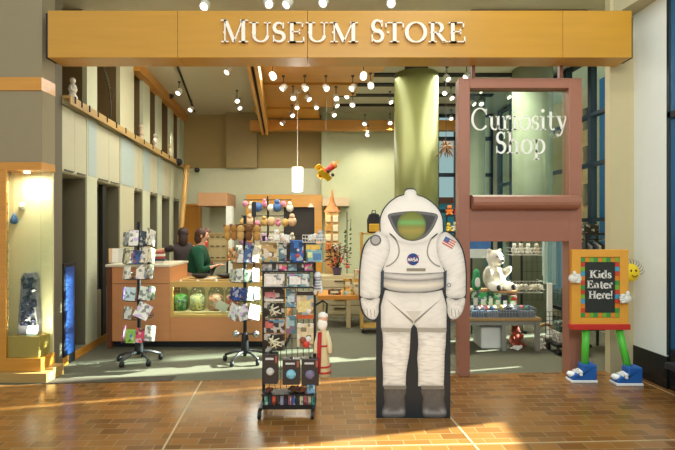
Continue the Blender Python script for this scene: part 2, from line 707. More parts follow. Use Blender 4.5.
# orange wood door in the back wall
mb = MB()
Y = 11.80
mb.box(XW(181, Y), XW(199, Y), Y, Y + .05, 0.0, ZW(206, Y))
d = struct('door_1', mb, M('#b57a2c', .4, var=.08, scale=3, stretch=(8, 1, 1)))
mb = MB()
mb.box(XW(179, Y), XW(181, Y), Y - .03, Y + .05, 0, ZW(204, Y))
mb.box(XW(199, Y), XW(201, Y), Y - .03, Y + .05, 0, ZW(204, Y))
mb.box(XW(179, Y), XW(201, Y), Y - .03, Y + .05, ZW(206, Y), ZW(204, Y))
struct('door_frame', mb, WOOD, d)
mb = MB()
mb.ball((XW(183, Y), Y - .05, 1.0), .035)
struct('door_knob', mb, CHROME, d)
# wood portal; a near-black panel stands for the dark room behind
Y = 11.3
mb = MB()
mb.box(XW(246, Y), XW(322, Y), Y, Y + .35, ZW(207, Y), ZW(194.5, Y))
mb.box(XW(314.5, Y), XW(322, Y), Y, Y + .35, 0, ZW(207, Y))
mb.box(XW(246, Y), XW(252, Y), Y, Y + .35, 0, ZW(207, Y))
struct('trim_3', mb, WOODX)
mb = MB()
mb.box(XW(283, Y), XW(314.5, Y), Y + .18, Y + .3, .9, ZW(207, Y))
struct('doorway_dark_panel', mb, M('#241c12', .5))
mb = MB()
mb.box(XW(252, Y), XW(283, Y), Y + .2, Y + .3, 0, ZW(207, Y))
struct('wall_portal', mb, CREAM)
mb = MB()
mb.box(XW(199, 11), XW(228, 11), 10.9, 11.82, ZW(206, 11), ZW(193, 11))
struct('wall_soffit', mb, M('#b98c62', .6, var=.04))
mb = MB()
mb.box(XW(322.5, 11.2), XW(349, 11.2), 11.1, 11.7, ZW(206, 11.2), ZW(198, 11.2))
struct('wall_soffit', mb, M('#cdb491', .6, var=.04))
mb = MB()
mb.box(XW(226, 10.9), XW(232, 10.9), 10.9, 11.1, 0, ZW(206, 10.9))
struct('wall_post', mb, WHITEP)

# ceiling: white field with black linear slots, a stepped cloud of wood boards below it
mb = MB()
mb.box(-5.2, 5.0, 5.5, 12.2, CEIL, CEIL + .15)
struct('ceiling', mb, M('#cfcdb8', .45, var=.02))
SLOT = M('#1b1a16', .7)
for k, y in enumerate((6.28, 8.15, 8.85, 9.45, 10.2, 11.0)):
    mb = MB()
    if k == 0:
        mb.box(XW(470, y), XW(586, y), y - .04, y + .05, CEIL - .05, CEIL + .002)
    else:
        mb.box(-.6, 3.3, y - .09, y + .09, CEIL - .02, CEIL + .002)
    struct('ceiling_slot', mb, SLOT)
boards = [(6.60, 7.92, .76), (7.97, 8.62, .62), (8.68, 9.38, .36), (9.46, 10.36, .0), (10.44, 11.30, -.42)]
for i, (a, b, xr) in enumerate(boards):
    mb = MB()
    mb.box(-1.28 - .09 * (a - 7) - (.25 if i == 4 else 0), xr, a, b, 4.20 + .03 * (i % 2), 4.25 + .03 * (i % 2))
    struct('ceiling_board', mb, CEILWOOD)
mb = MB()
mb.box(XW(250, 11.3), XW(462, 11.3), 11.3, 11.5, ZW(130, 11.3), ZW(120, 11.3))
struct('ceiling_fascia', mb, WOODX)
mb = MB()
a, b = (-1.22, 6.3), (-1.80, 11.4)
for dx, z0 in ((0, 3.83), (.105, 3.83)):
    mb.prism([(a[0] + dx, a[1]), (a[0] + dx + .055, a[1]), (b[0] + dx + .055, b[1]), (b[0] + dx, b[1])], z0, 4.16)
struct('beam_hanging', mb, CEILWOOD)
mb = MB()
mb.prism([(a[0] + .05, a[1]), (a[0] + .11, a[1]), (b[0] + .11, b[1]), (b[0] + .05, b[1])], 3.90, 4.14)
struct('beam_hanging_core', mb, SLOT)

# round columns
for nm, px0, px1, Y, ptop, mat in (('column_green', 394.5, 438, 8.0, 75, M('#777a45', .4, .35, var=.02)), ('column_concrete', 513, 551, 8.6, None, M('#8d927a', .8, var=.10, scale=3)),
                                   ('column_concrete', 466, 485, 10.4, None, M('#989d85', .8, var=.06, scale=3))):
    r = (px1 - px0) / 2 / F * Y
    mb = MB()
    top = CEIL if ptop is None else ZW(ptop, Y)
    mb.lathe([(r, 0), (r, top)], (XW((px0 + px1) / 2, Y), Y, 0), 48)
    struct(nm, mb, mat, smooth=False)
    for p in COL.objects[-1].data.polygons:
        p.use_smooth = len(p.vertices) == 4
mb = MB()
mb.box(XW(406, 8), XW(426.5, 8), 7.85, 8.15, ZW(75, 8), CEIL)
struct('column_neck', mb, M('#23241f', .6))

# right side of the shop: thin wall beside the opening, white pier, glazing of the lobby and of the shop
mb = MB()
mb.box(3.01, 4.6, 5.30, 5.40, 0, 9)
struct('wall_right_pier', mb, M('#c3ba94', .7, var=.02))
mb = MB()
mb.prism([(3.271, 5.299), (3.302, 4.82), (4.6, 4.82), (4.6, 5.299)], 0.32, 9)
struct('wall_right_return', mb, M('#edf7f4', .6, var=.01))
mb = MB()
mb.prism([(3.262, 5.299), (3.292, 4.80), (4.6, 4.80), (4.6, 5.299)], 0.0, 0.32)
struct('baseboard_right', mb, M('#17191b', .22, var=.05))
# sloping ceiling edge of the lobby over the pier
mb = MB()
mb.prism([(3.05, 5.29), (3.40, 3.2), (4.8, 3.2), (4.8, 5.29)], ZW(15, 5.3), ZW(15, 5.3) + .5)
struct('beam_lobby_edge', mb, CREAM)


def xr(y):
    return 3.31 + .075 * (4.82 - y)


FRAMEDARK = M('#1c2a36', .4, .3)
LOBGLASS = glass('#f2fafb', .10, 'lobby_glass')


def glazing(name, y0, y1, xf, z0, z1, vs_, hs_, gmat, w=.05, dpt=.10):
    """Window wall standing along xf(y): mullions at vs_, rails at hs_."""
    mb = MB()
    for y in vs_:
        mb.prism([(xf(y - w / 2), y - w / 2), (xf(y - w / 2) + dpt, y - w / 2), (xf(y + w / 2) + dpt, y + w / 2), (xf(y + w / 2), y + w / 2)], z0, z1)
    for z in hs_:
        mb.prism([(xf(y0), y0), (xf(y0) + dpt, y0), (xf(y1) + dpt, y1), (xf(y1), y1)], z - .03, z + .03)
    w_ = struct(name, mb, FRAMEDARK)
    mb = MB()
    mb.prism([(xf(y0) + .05, y0), (xf(y0) + .06, y0), (xf(y1) + .06, y1), (xf(y1) + .05, y1)], z0, z1)
    struct('window_pane', mb, gmat, w_)
    return w_


glazing('window_1', -2.6, 4.82, xr, .34, 5.2, [3.55, 2.3, 1.05, -.2, -1.4, -2.6], [.37, 2.74, 5.17], LOBGLASS, w=.06)
mb = MB()
mb.prism([(xr(-2.6), -2.6), (xr(-2.6) + .15, -2.6), (xr(4.8) + .15, 4.8), (xr(4.8), 4.8)], 0, .34)
struct('wall_sill', mb, M('#1a1c1e', .25, var=.05))
mb = MB()
mb.prism([(xr(-2.6), -2.6), (xr(-2.6) + .15, -2.6), (xr(4.8) + .15, 4.8), (xr(4.8), 4.8)], 5.2, 9)
struct('wall_over_glazing', mb, CREAM)


mb = MB()
mb.box(3.305, 3.75, 4.795, 4.818, .34, 5.2)
w6 = struct('window_6', mb, M('#1d557c', .15, var=.12, scale=1.5))
mb = MB()
mb.box(3.303, 3.75, 4.785, 4.819, 2.71, 2.77)
mb.box(3.303, 3.325, 4.785, 4.819, .34, 5.2)
struct('window_frame', mb, FRAMEDARK, w6)


def xs(y):
    return 4.15 - .06 * (y - 7)


mb = MB()
for a, b, z0, z1 in ((5.4, 6.10, 0, CEIL), (6.19, 6.80, 0, CEIL), (7.20, 7.34, 0, CEIL), (5.4, 7.3, 3.5, 9), (11.6, 12.2, 0, CEIL), (7.3, 11.6, 0, .12)):
    mb.prism([(xs(a), a), (xs(a) + .2, a), (xs(b) + .2, b), (xs(b), b)], z0, z1)
struct('wall_right', mb, CREAM)
mb = MB()
mb.prism([(xs(7.2), 7.2), (xs(7.2) + .2, 7.2), (xs(12.2) + .2, 12.2), (xs(12.2), 12.2)], CEIL, 9)
struct('wall_right_upper', mb, CREAM)
SHOPGLASS = glass('#e3f1f0', .10, 'shop_glass')
glazing('window_2', 6.80, 7.20, xs, .0, 3.5, [6.82, 7.18], [.03, 3.47], LOBGLASS)
glazing('window_3', 6.09, 6.20, xs, .0, 3.5, [], [.03, 3.47], LOBGLASS)
glazing('window_4', 7.34, 11.6, xs, .12, CEIL, [7.36, 7.82, 8.55, 9.3, 10.1, 10.9, 11.6], [.15, 1.75, 2.65, 3.45, 4.40], SHOPGLASS, w=.09)
# back window wall beyond the concrete columns
mb = MB()
Y = 11.9
for x in (2.42, 2.9, 3.35, 3.8):
    mb.box(x, x + .10, Y, Y + .1, 0, CEIL)
for z in (.05, 1.2, 2.0, 2.9, 3.8, 4.38):
    mb.box(2.4, 3.9, Y, Y + .1, z, z + .09)
w5 = struct('window_5', mb, FRAMEDARK)
mb = MB()
mb.box(2.4, 3.9, Y + .04, Y + .05, 0, CEIL)
struct('window_pane', mb, SHOPGLASS, w5)

# buildings across the street, seen through the shop's windows
for nm, x0, x1, y0, y1, z1, hx, lb in (
        ('town_building', 10.5, 13, 9.9, 22, 8.5, '#f0dcb2', 'tan building across the street seen through the shop windows'),  # also placed and sized to keep sun off the far windows
        ('town_building', 3.2, 6.6, 19, 21, 2.6, '#4f9fae', 'low teal building seen beyond the back windows'),
        ('town_building', 9.0, 10.3, 11.6, 16.5, 9.0, '#2c6c9c', 'tall blue office building seen at the edge of the lobby glass'),
        ('town_building', 6.8, 9.8, 20, 22, 7.0, '#d8b277', 'tall sand coloured building seen beyond the back windows')):
    t = thing(nm, lb, 'building', ((x0 + x1) / 2, (y0 + y1) / 2, 0))
    mb = MB(t.location)
    mb.box(x0, x1, y0, y1, 0, z1)
    part('facade', mb, M(hx, .8, var=.05), t)
    mb = MB(t.location)
    mb.box(x0 - .1, x1 + .1, y0 - .1, y1 + .1, z1, z1 + .25)
    part('roof', mb, M('#8c4a34', .8), t)
    for z in [1.0 + 1.6 * k for k in range(int((z1 - .8) // 1.6))]:
        if x0 > 10:
            for y in [y0 + .8 + 2.2 * k for k in range(5)]:
                mb = MB(t.location)
                mb.box(x0 - .03, x0 + .02, y, y + 1.0, z, z + .9)
                part('facade_window', mb, M('#31505e', .2), t)
        else:
            for x in [x0 + .4 + 1.1 * k for k in range(int((x1 - x0) // 1.1))]:
                mb = MB(t.location)
                mb.box(x, x + .6, y0 - .03, y0 + .02, z, z + .8)
                part('facade_window', mb, M('#31505e', .2), t)
mb = MB()
mb.box(4.6, 30, -20, 40, -.25, -.1)
struct('ground_street', mb, M('#8e8e88', .9, var=.05))

mb = MB()
mb.box(4.75, 4.95, -3.0, 6.0, -.1, 1.42)
mb.box(4.75, 4.95, 6.0, 7.6, -.1, 1.10)
struct('wall_sun_mask', mb, M('#a7a294', .85, var=.06))  # unseen low wall added to cut off the sun patches indoors

# header beam across the entrance
BY = 5.0
mb = MB()
edges = [47.5, 177.5, 307.5, 563, 632]
for a, b in zip(edges, edges[1:]):
    mb.box(XW(a, BY) + .002, XW(b, BY) - .002, BY, BY + .28, ZW(57.5, BY), ZW(10.5, BY))
struct('beam_header', mb, M('#bd8c2b', .33, var=.06, scale=2.2, stretch=(.6, 3, 6), coat=.25, key='beam_wood'), bev=.003)
mb = MB()
mb.box(XW(44, BY), XW(47.5, BY) , BY + .03, BY + .2, ZW(57, BY), ZW(12, BY))
mb.box(XW(632, BY), XW(634.5, BY), BY + .03, BY + .2, ZW(57, BY), ZW(16, BY))
struct('beam_end_gap', mb, SLOT)  # dark blocks filling the gaps at the beam's ends

# raised letters on the header beam
t = thing('store_sign', 'raised white serif letters reading MUSEUM STORE on the honey wood header beam', 'sign', (XW(343, BY), BY, ZW(43, BY)))
LET = M('#efe7dc', .4, var=.02)
px_spans = [('M', 221.5, 248.5, 21), ('U', 250, 271.5, 23.5), ('S', 273, 286, 23.5), ('E', 288, 304.5, 23.5), ('U', 306, 328, 23.5), ('M', 330, 358, 23.5),
            ('S', 371, 384, 21), ('T', 385, 403.5, 23.5), ('O', 404.5, 426.5, 23.5), ('R', 428, 447, 23.5), ('E', 448, 464.5, 23.5)]
for ch, a, b, top in px_spans:
    mb = MB(t.location)
    hgt = ZW(top, BY) - ZW(43.3, BY)
    polys, adv = glyph(ch, .145, .055, .05)
    xs_ = [q[0] for p in polys for q in p]
    lo, hi = min(xs_), max(xs_)
    k = (XW(b, BY) - XW(a, BY)) / (hi - lo)
    for p in polys:
        mb.prism([(XW(a, BY) + (q[0] - lo) * k, ZW(43.3, BY) + q[1] * hgt) for q in p], BY - .035, BY - .005, 'y')
    mb.box(XW(a + 3, BY) - .01, XW(a + 3, BY) + .01, BY - .02, BY + .001, ZW(34, BY), ZW(32, BY))
    part('raised_letter', mb, LET, t)


# ------------------------------------------------------------------ terracotta entrance frame with the lettered glass
FY = 5.2
t = thing('shop_frame', 'tall terracotta portal frame with lettered glass pane and rounded sill at the shop entrance', 'sign frame', (XW(520, FY), FY, 0))


def fb(mb, a, b, top, bot, d0=0.0, d1=.16):
    mb.box(XW(a, FY), XW(b, FY), FY + d0, FY + d1, ZW(bot, FY), ZW(top, FY))


mb = MB(t.location); mb.box(XW(459, FY), XW(470, FY), FY, FY + .16, 0, ZW(78, FY)); part('post', mb, TERRA, t, bev=.006)
mb = MB(t.location); mb.box(XW(569, FY), XW(582, FY), FY, FY + .16, 0, ZW(78, FY)); part('post', mb, TERRA, t, bev=.006)
mb = MB(t.location); fb(mb, 470, 569, 78, 88); part('top_rail', mb, TERRA, t, bev=.006)
mb = MB(t.location); fb(mb, 470, 569, 209, 241.5); part('lower_panel', mb, TERRA, t, bev=.004)
mb = MB(t.location)
prof = [(FY + .16, ZW(195, FY)), (FY - .02, ZW(195, FY))] + [(FY - .02 - .10 * math.sin(a), ZW(202.5, FY) + .08 * math.cos(a)) for a in [PI * k / 8 for k in range(1, 8)]] + [(FY - .02, ZW(210, FY)), (FY + .16, ZW(210, FY))]
mb.prism(prof, XW(471, FY), XW(576, FY), 'x')
part('rounded_sill', mb, TERRA, t)
mb = MB(t.location); fb(mb, 470, 569, 88, 195, .07, .08)
pane = part('glass_pane', mb, glass('#eef6f0', .10, 'frame_glass'), t)
for a in (474.5, 563):
    mb = MB(t.location); mb.box(XW(a, FY) - .018, XW(a, FY) + .018, FY + .04, FY + .09, ZW(78, FY), 3.40)
    part('hanger_rod', mb, M('#7c4a38', .5), t)
mb = MB(t.location)
LW = M('#f2f4ee', .5, var=.01)
hC = ZW(112, FY) - ZW(132, FY)
def fit(text, a, b, base, hgt):
    w = text_width(text, hgt, .035)
    q = FY + .065
    k = (XW(b, q) - XW(a, q)) / w
    letters(mb, text, XW(a, q), ZW(base, q), hgt, FY + .062, FY + .069, .035, .125, .05, k)
fit('Curiosity', 470.8, 568.5, 130, .24)
fit('Shop', 495, 546, 153.5, .24)
part('lettering', mb, LW, pane)

# ------------------------------------------------------------------ spacesuit cutout: a flat printed board
AY = 4.06
SC = F / AY


def ap(p):
    return ((p[0] - 337.5) / SC, EYE + (HZ - p[1]) / SC)


t = thing('spacesuit_cutout', 'life size flat cardboard cutout of a white spacesuit with gold visor on black base', 'cutout', (XW(413, AY), AY, 0))
DOME = [(379.8, 232.9), (379.3, 223.6), (380.2, 215.8), (383.7, 208), (389.9, 201), (397.6, 195.9), (403.6, 194.0), (404.6, 190.6), (407.4, 188.3), (413.4, 188.3), (416.2, 190.6), (417.0, 194.0),
        (424.1, 196.6), (431.9, 201.5), (438.8, 208.6), (442.7, 216.6), (443.6, 225), (443.8, 231.3)]
outline = catmull(DOME, 3, False) + \
    catmull([(451, 233), (459, 241), (464, 252), (466.6, 268), (466.8, 287), (465.5, 300), (461.5, 312), (456.5, 318.5), (450.6, 320)], 4, False)
outline += [(450.4, 418), (376.2, 418), (376.2, 321.5)]
outline += catmull([(368.5, 319.8), (362, 313), (359, 299), (358.6, 290), (358.8, 276), (360.2, 260), (363, 246.6), (369.5, 237.5), (378.6, 233.5)], 4, False)[:-1]
mb = MB(t.location)
poly = [ap(p) for p in outline]
poly = [(x, max(z, 0.0)) for x, z in poly]
mb.prism(poly, AY, AY + .014, 'y')
part('backing_board', mb, M('#18222a', .5, var=.03), t)
mb = MB(t.location)
mb.prism([(AY + .014, 0), (AY + .45, 0), (AY + .014, 1.2)], XW(413, AY) - .006, XW(413, AY) + .006, 'x')
part('rear_strut', mb, M('#7c6748', .8), t)


def print_material():
    m = bpy.data.materials.new('printed_board')
    m.use_nodes = True
    nt = m.node_tree
    b = nt.nodes['Principled BSDF']
    a = nt.nodes.new('ShaderNodeAttribute')
    a.attribute_name = 'ink'
    nt.links.new(a.outputs['Color'], b.inputs['Base Color'])
    b.inputs['Roughness'].default_value = 0.42
    return m


PRINT = print_material()


def seg_dist(p, poly):
    best = 1e9
    n = len(poly)
    for i in range(n):
        ax, ay = poly[i]
        bx, by = poly[(i + 1) % n]
        dx, dy = bx - ax, by - ay
        l2 = dx * dx + dy * dy or 1e-9
        u = max(0, min(1, ((p[0] - ax) * dx + (p[1] - ay) * dy) / l2))
        q = (p[0] - ax - u * dx) ** 2 + (p[1] - ay - u * dy) ** 2
        best = min(best, q)
    return math.sqrt(best)


def inside(p, poly):
    r = False
    n = len(poly)
    j = n - 1
    for i in range(n):
        if (poly[i][1] > p[1]) != (poly[j][1] > p[1]) and p[0] < (poly[j][0] - poly[i][0]) * (p[1] - poly[i][1]) / (poly[j][1] - poly[i][1]) + poly[i][0]:
            r = not r
        j = i
    return r


def printed(name, poly, ink, layer, parent, step=1.0):
    """A printed patch of the board's artwork; ink(x, y, d) gives its colour, d being the distance from the patch's rim."""
    pts = []
    for i in range(len(poly)):
        a, b = poly[i], poly[(i + 1) % len(poly)]
        n = max(1, int(math.dist(a, b) / (step * 1.2)))
        pts += [(a[0] + (b[0] - a[0]) * k / n, a[1] + (b[1] - a[1]) * k / n) for k in range(n)]
    nb = len(pts)
    x0, x1 = min(p[0] for p in pts), max(p[0] for p in pts)
    y0, y1 = min(p[1] for p in pts), max(p[1] for p in pts)
    allp = list(pts)
    yy = y0 + step / 2
    row = 0
    while yy < y1:
        xx = x0 + (step / 2 if row % 2 else step)
        while xx < x1:
            if inside((xx, yy), pts) and seg_dist((xx, yy), poly) > step * .45:
                allp.append((xx, yy))
            xx += step
        yy += step
        row += 1
    vs_, es_, fs_, *_ = delaunay_2d_cdt([Vector(p) for p in allp], [], [list(range(nb))], 1, 1e-5)
    me = bpy.data.meshes.new(name)
    L = parent.location
    yb = AY - .0012 * layer
    vv = []
    for q in vs_:
        x, z = ap((q.x, q.y))
        vv.append((x - L.x, yb - L.y, z - L.z))
    fl = []
    for f in fs_:
        a, b, c = (vs_[i] for i in f[:3])
        cr = (b.x - a.x) * (c.y - a.y) - (b.y - a.y) * (c.x - a.x)
        fl.append(list(f) if cr < 0 else list(f)[::-1])
    me.from_pydata(vv, [], fl)
    at = me.color_attributes.new('ink', 'FLOAT_COLOR', 'POINT')
    for i, q in enumerate(vs_):
        c = ink(q.x, q.y, seg_dist((q.x, q.y), poly))
        at.data[i].color = (c[0], c[1], c[2], 1)
    me.materials.append(PRINT)
    o = bpy.data.objects.new(name, me)
    o.parent = parent
    COL.objects.link(o)
    return o


def suit(base=.72, rim=.40, rw=3.2, fold=.10, fx=.07, fy=.30, seed=0.0, slant=0.0):
    def ink(x, y, d):
        n1 = noise.noise(Vector((x * fx, (y + slant * x) * fy, seed)))
        n2 = noise.noise(Vector((x * fx * 2.2, (y + slant * x) * fy * 2.1, seed + 9)))
        crease = max(0, 1 - abs(n1) * 7)
        v = base * (1 - rim * math.exp(-d / rw)) + fold * n2 * .6 - fold * crease
        v = max(.05, min(.90, v))
        return (v, v * 1.0, v * .965)
    return ink


def flat(hexs, var=.0):
    c = lin(hexs)
    return lambda x, y, d: c[:3]


ART = t
sleeve_l = catmull([(378.5, 231), (370.5, 238), (364.5, 247), (361.6, 260), (360.2, 276), (360.0, 290), (361.2, 296.5), (371, 298.5), (379.5, 296), (380.5, 283), (381.5, 271), (386, 262), (390, 250), (388, 238)], 4)
sleeve_r = catmull([(444.5, 232), (451, 235), (457.8, 242), (462.6, 252.5), (465.2, 268), (465.5, 287), (464.3, 296.5), (455, 298.5), (446.5, 296), (446.0, 283), (445.0, 271), (440, 262), (436.5, 250), (437.5, 238)], 4)
torso = catmull([(389, 233), (384.5, 247), (386, 258), (383.5, 268), (381.5, 274), (382, 279), (445, 279), (445.5, 274), (443, 268), (440.5, 258), (441.5, 247), (438, 233), (428, 240), (413, 244), (398, 240)], 3)
waist = catmull([(381.5, 272), (413, 273.5), (445, 272)], 4, False) + catmull([(446.2, 279), (445.2, 285.5), (437, 290), (425, 292.2), (413.4, 292.8), (401, 292.2), (390, 290), (382.4, 285.5), (381.0, 279)], 3, False)
trousers = catmull([(385, 290), (399, 292.5), (413, 293), (428, 292.5), (442, 290)], 3, False) + [(446.5, 306), (446.4, 328), (418, 329.5), (413.8, 324), (410.2, 329.5), (381, 328), (380.8, 306)]
printed('printed_torso', torso, suit(.82, .20, 3.5, .04, .05, .12, 3), 2, ART)
printed('printed_sleeve', sleeve_l, suit(.82, .40, 2.8, .09, .05, .20, 1, -.45), 3, ART)
printed('printed_sleeve', sleeve_r, suit(.82, .40, 2.8, .09, .05, .20, 2, .45), 3, ART)


def waist_ink(x, y, d):
    u = abs(x - 413.5) / 33
    yc = y + 3.2 * u * u                      # the rings sag in the middle
    G_ = lambda m, s: math.exp(-((yc - m) / s) ** 2)
    v = .50 + .16 * G_(277.3, 1.8) + .26 * G_(286, 2.6) - .30 * G_(274.2, .9) - .26 * G_(280.6, 1.0) - .30 * G_(292.4, 1.1)
    v *= 1 - .45 * u ** 4
    v += .035 * noise.noise(Vector((x * .25, y * .5, 4)))
    w = G_(286, 3.2) * .12
    return (v + w * .2, v * .985, v * (.96 - w))


printed('printed_waist_ring', waist, waist_ink, 3, ART)
printed('printed_trousers', trousers, suit(.80, .32, 3.0, .05, .06, .12, 7), 2, ART)
for sgn in (-1, 1):
    seam = [(413.7 + sgn * 30.5, 296.0), (413.7 + sgn * 29, 297.2), (413.7 + sgn * .6, 324), (413.7 + sgn * .3, 321.0)]
    printed('printed_seam', seam[:1] + seam[3:] + seam[2:3] + seam[1:2], flat('#8b8a82'), 3, ART, 2)
lap = [(406, 311), (421.5, 311), (417.5, 316.5), (413.8, 320.5), (410, 316.5)]
printed('printed_patch', lap, flat('#cfcec6'), 3, ART, 2)


def shin(cx0, cx1, bx0, bx1):
    L_ = catmull([(cx0, 331), (cx0 + .6, 345), (cx0 - .3, 358), (cx0 + .6, 372), (cx0 + .4, 386)], 4, False)
    R_ = catmull([(bx1, 386), (bx1 + .6, 372), (cx1 - 1.5, 356), (cx1 - .4, 344), (cx1, 331)], 4, False)
    return L_ + R_


printed('printed_shin', shin(382.4, 410.4, 383.4, 405.6), suit(.84, .40, 2.6, .15, .045, .26, 12), 2, ART)
printed('printed_shin', shin(417.6, 446.0, 421.5, 443.6), suit(.84, .40, 2.6, .15, .045, .26, 15), 2, ART)
for a, b in ((381.4, 411), (416.8, 446.6)):
    printed('printed_knee_band', [(a, 327.4), (b, 328.4), (b - .4, 332.4), (a + .6, 331.8)], flat('#a3a198'), 3, ART, 2)
for a, b in ((384, 406), (421.5, 444)):
    printed('printed_cuff', [(a - .6, 385.5), (b + .4, 385.5), (b, 389.2), (a, 389.2)], flat('#79776f'), 3, ART, 2)


def boot_ink(x, y, d):
    v = .105 * (1 - .5 * math.exp(-d / 2.2)) + .22 * math.exp(-((y - 411.5) / 3.0) ** 2) * math.exp(-((d - 4) / 3) ** 2) + .02 * noise.noise(Vector((x * .3, y * .3, 2)))
    v = max(.02, v)
    return (v * 1.05, v, v * .96)


printed('printed_boot', catmull([(385, 389), (405, 389), (404.5, 398), (405.5, 408), (404.5, 416), (397, 417.6), (386, 417.6), (382.0, 415), (382.2, 410), (384.5, 402)], 4), boot_ink, 2, ART)
printed('printed_boot', catmull([(422, 389), (443.3, 389), (443.8, 400), (446.2, 409), (446.4, 414.6), (442.5, 417.6), (431, 417.6), (423.6, 416), (422.2, 408), (423, 398)], 4), boot_ink, 2, ART)
glove_l = catmull([(361.5, 297.5), (370, 299.8), (379.2, 297.5), (378.6, 306), (378.4, 313), (375.5, 318.6), (371.5, 319.2), (367.8, 317.4), (364.0, 312.6), (361.2, 304)], 4)
glove_r = [(827.0 - x, y) for x, y in glove_l][::-1]
glove_r = [(x - 1.2, y) for x, y in glove_r]
for g in (glove_l, glove_r):
    printed('printed_glove', g, suit(.80, .42, 1.8, .12, .18, .22, 21), 4, ART, .8)
    cx = sum(p[0] for p in g) / len(g)
    for k in range(3):          # creases between the fingers
        x = cx - 4.2 + k * 3.6
        printed('printed_finger_line', [(x, 309 + k * .6), (x + .7, 309 + k * .6), (x + 1.3, 316.5), (x + .8, 316.6)], flat('#8d8b83'), 5, ART, 3)
helmet = [((p[0] - 412) * .966 + 412, (p[1] - 236) * .972 + 236) for p in catmull(DOME, 3, False)] + catmull([(442.4, 231.5), (438, 236), (431, 239), (424, 242.4), (413, 244.6), (402, 242.6), (394, 239), (387, 236), (381.2, 233)], 3, False)[1:-1]
printed('printed_helmet', helmet, suit(.84, .25, 3.5, .03, .06, .08, 30), 4, ART)
visor = catmull([(388.2, 214.6), (400, 212.0), (413, 211.2), (426, 212.0), (437.2, 214.6), (436, 222), (431, 231), (423.5, 238), (412.8, 241), (402, 238.2), (394.8, 231), (390, 222)], 4)


def visor_ink(x, y, d):
    v = .045 + .12 * math.exp(-((d - 1.6) / 1.0) ** 2)
    return (v * .95, v, v * 1.05)


printed('printed_visor_frame', visor, visor_ink, 5, ART, .8)


def gold_ink(x, y, d):
    u = (y - 210) / 31
    a = Vector(lin('#6f7d2a')[:3]).lerp(Vector(lin('#8a8a45')[:3]), min(1, u * 1.1))
    a = a.lerp(Vector(lin('#6fae62')[:3]), .9 * math.exp(-((y - 222.5) / 2.6) ** 2))
    a = a.lerp(Vector(lin('#b09a4a')[:3]), .55 * math.exp(-((y - 231) / 3.0) ** 2))
    a = a.lerp(Vector(lin('#4c5320')[:3]), .8 * math.exp(-d / 1.8))
    return a


printed('printed_gold_visor', [(411.4 + 14.6 * math.cos(k * PI / 20), 225.7 + 14.6 * math.sin(k * PI / 20)) for k in range(40)], gold_ink, 6, ART, .8)
# shoulder rings, name plate, patches
for pts in ([(389.5, 233.5), (396, 240), (399, 250), (397.2, 258), (391.5, 264), (386, 266.5)], [(437.5, 233.5), (430.6, 240), (427.3, 250), (428.8, 258), (434.2, 264), (440, 266.5)]):
    c_ = catmull(pts, 5, False)
    rb = ribbon(c_, 1.3)
    ring = [r[0] for r in rb] + [rb[-1][1]] + [r[2] for r in rb[::-1]] + [rb[0][3]]
    printed('printed_shoulder_ring', ring, flat('#8f8d86'), 4, ART, 3)
printed('printed_name_plate', [(406.5, 268.2), (425.5, 268.2), (425.5, 271.2), (406.5, 271.2)], flat('#8c8878'), 4, ART, 3)
for (x0, x1) in ((380.6, 384.0), (443.3, 446.6)):
    printed('printed_gap', [(x0, 272), (x1, 270), (x1 - .4, 287), (x0 + .2, 291)], flat('#2e3f4c'), 4, ART, 3)


def circ(cx, cy, r, n=24):
    return [(cx + r * math.cos(2 * PI * k / n), cy + r * math.sin(2 * PI * k / n)) for k in range(n)]


printed('printed_arm_patch', circ(375.6, 240.2, 5.6), flat('#5f6166'), 5, ART, 2)
printed('printed_arm_patch_centre', circ(375.6, 240.2, 4.1), flat('#a9a9a6'), 6, ART, 2)
printed('printed_round_badge', circ(412.9, 259.3, 6.0), flat('#1f3f86'), 4, ART, 2)
mb = MB(ART.location)
x0, zb = ap((408.1, 261.0))


def sans(mb, ch, x, z, w, hgt, y0, y1, th):
    seg = {'N': [(0, 0, 0, 1), (0, 1, 1, 0), (1, 0, 1, 1)], 'A': [(0, 0, .5, 1), (.5, 1, 1, 0)], 'S': [(1, 1, 0, 1), (0, 1, 0, .5), (0, .5, 1, .5), (1, .5, 1, 0), (1, 0, 0, 0)]}[ch]
    for a, b, c, d in seg:
        for r in ribbon([(x + a * w, z + b * hgt), (x + c * w, z + d * hgt)], th):
            mb.prism(r, y0, y1, 'y')


for i, ch in enumerate('NASA'):
    sans(mb, ch, x0 + i * 2.55 / SC, zb, 1.75 / SC, 3.0 / SC, AY - .0085, AY - .0065, .75 / SC)
part('printed_letters', mb, M('#f1f1f1', .5, var=.01), ART)
mb = MB(ART.location)
for a, b in (((407.0, 263.0), (418.8, 255.2)), ((408.5, 256.2), (418.6, 262.4))):
    for r in ribbon([ap(a), ap(b)], .5 / SC):
        mb.prism(r, AY - .0064, AY - .0055, 'y')
part('printed_swoosh', mb, M('#c23b3b', .5, var=.01), ART)
# flag patch on the sleeve
th = math.radians(29)


def fl(u, v):
    return (448.8 + u * math.cos(th) - v * math.sin(th), 242.6 + u * math.sin(th) + v * math.cos(th))


printed('printed_flag', [fl(-6, -4), fl(6, -4), fl(6, 4), fl(-6, 4)], flat('#e5ded6'), 5, ART, 3)
for k in range(4):
    v0 = -4 + k * 2.28
    printed('printed_stripe', [fl(-6, v0), fl(6, v0), fl(6, v0 + 1.15), fl(-6, v0 + 1.15)], flat('#c4524c'), 6, ART, 3)
printed('printed_canton', [fl(-6, -4), fl(-.6, -4), fl(-.6, .6), fl(-6, .6)], flat('#49649c'), 7, ART, 3)
printed('printed_gauge', circ(448.8, 285.0, 2.2, 16), flat('#8b8f93'), 5, ART, 3)
printed('printed_gauge', circ(448.8, 285.0, 1.1, 12), flat('#dadada'), 6, ART, 3)

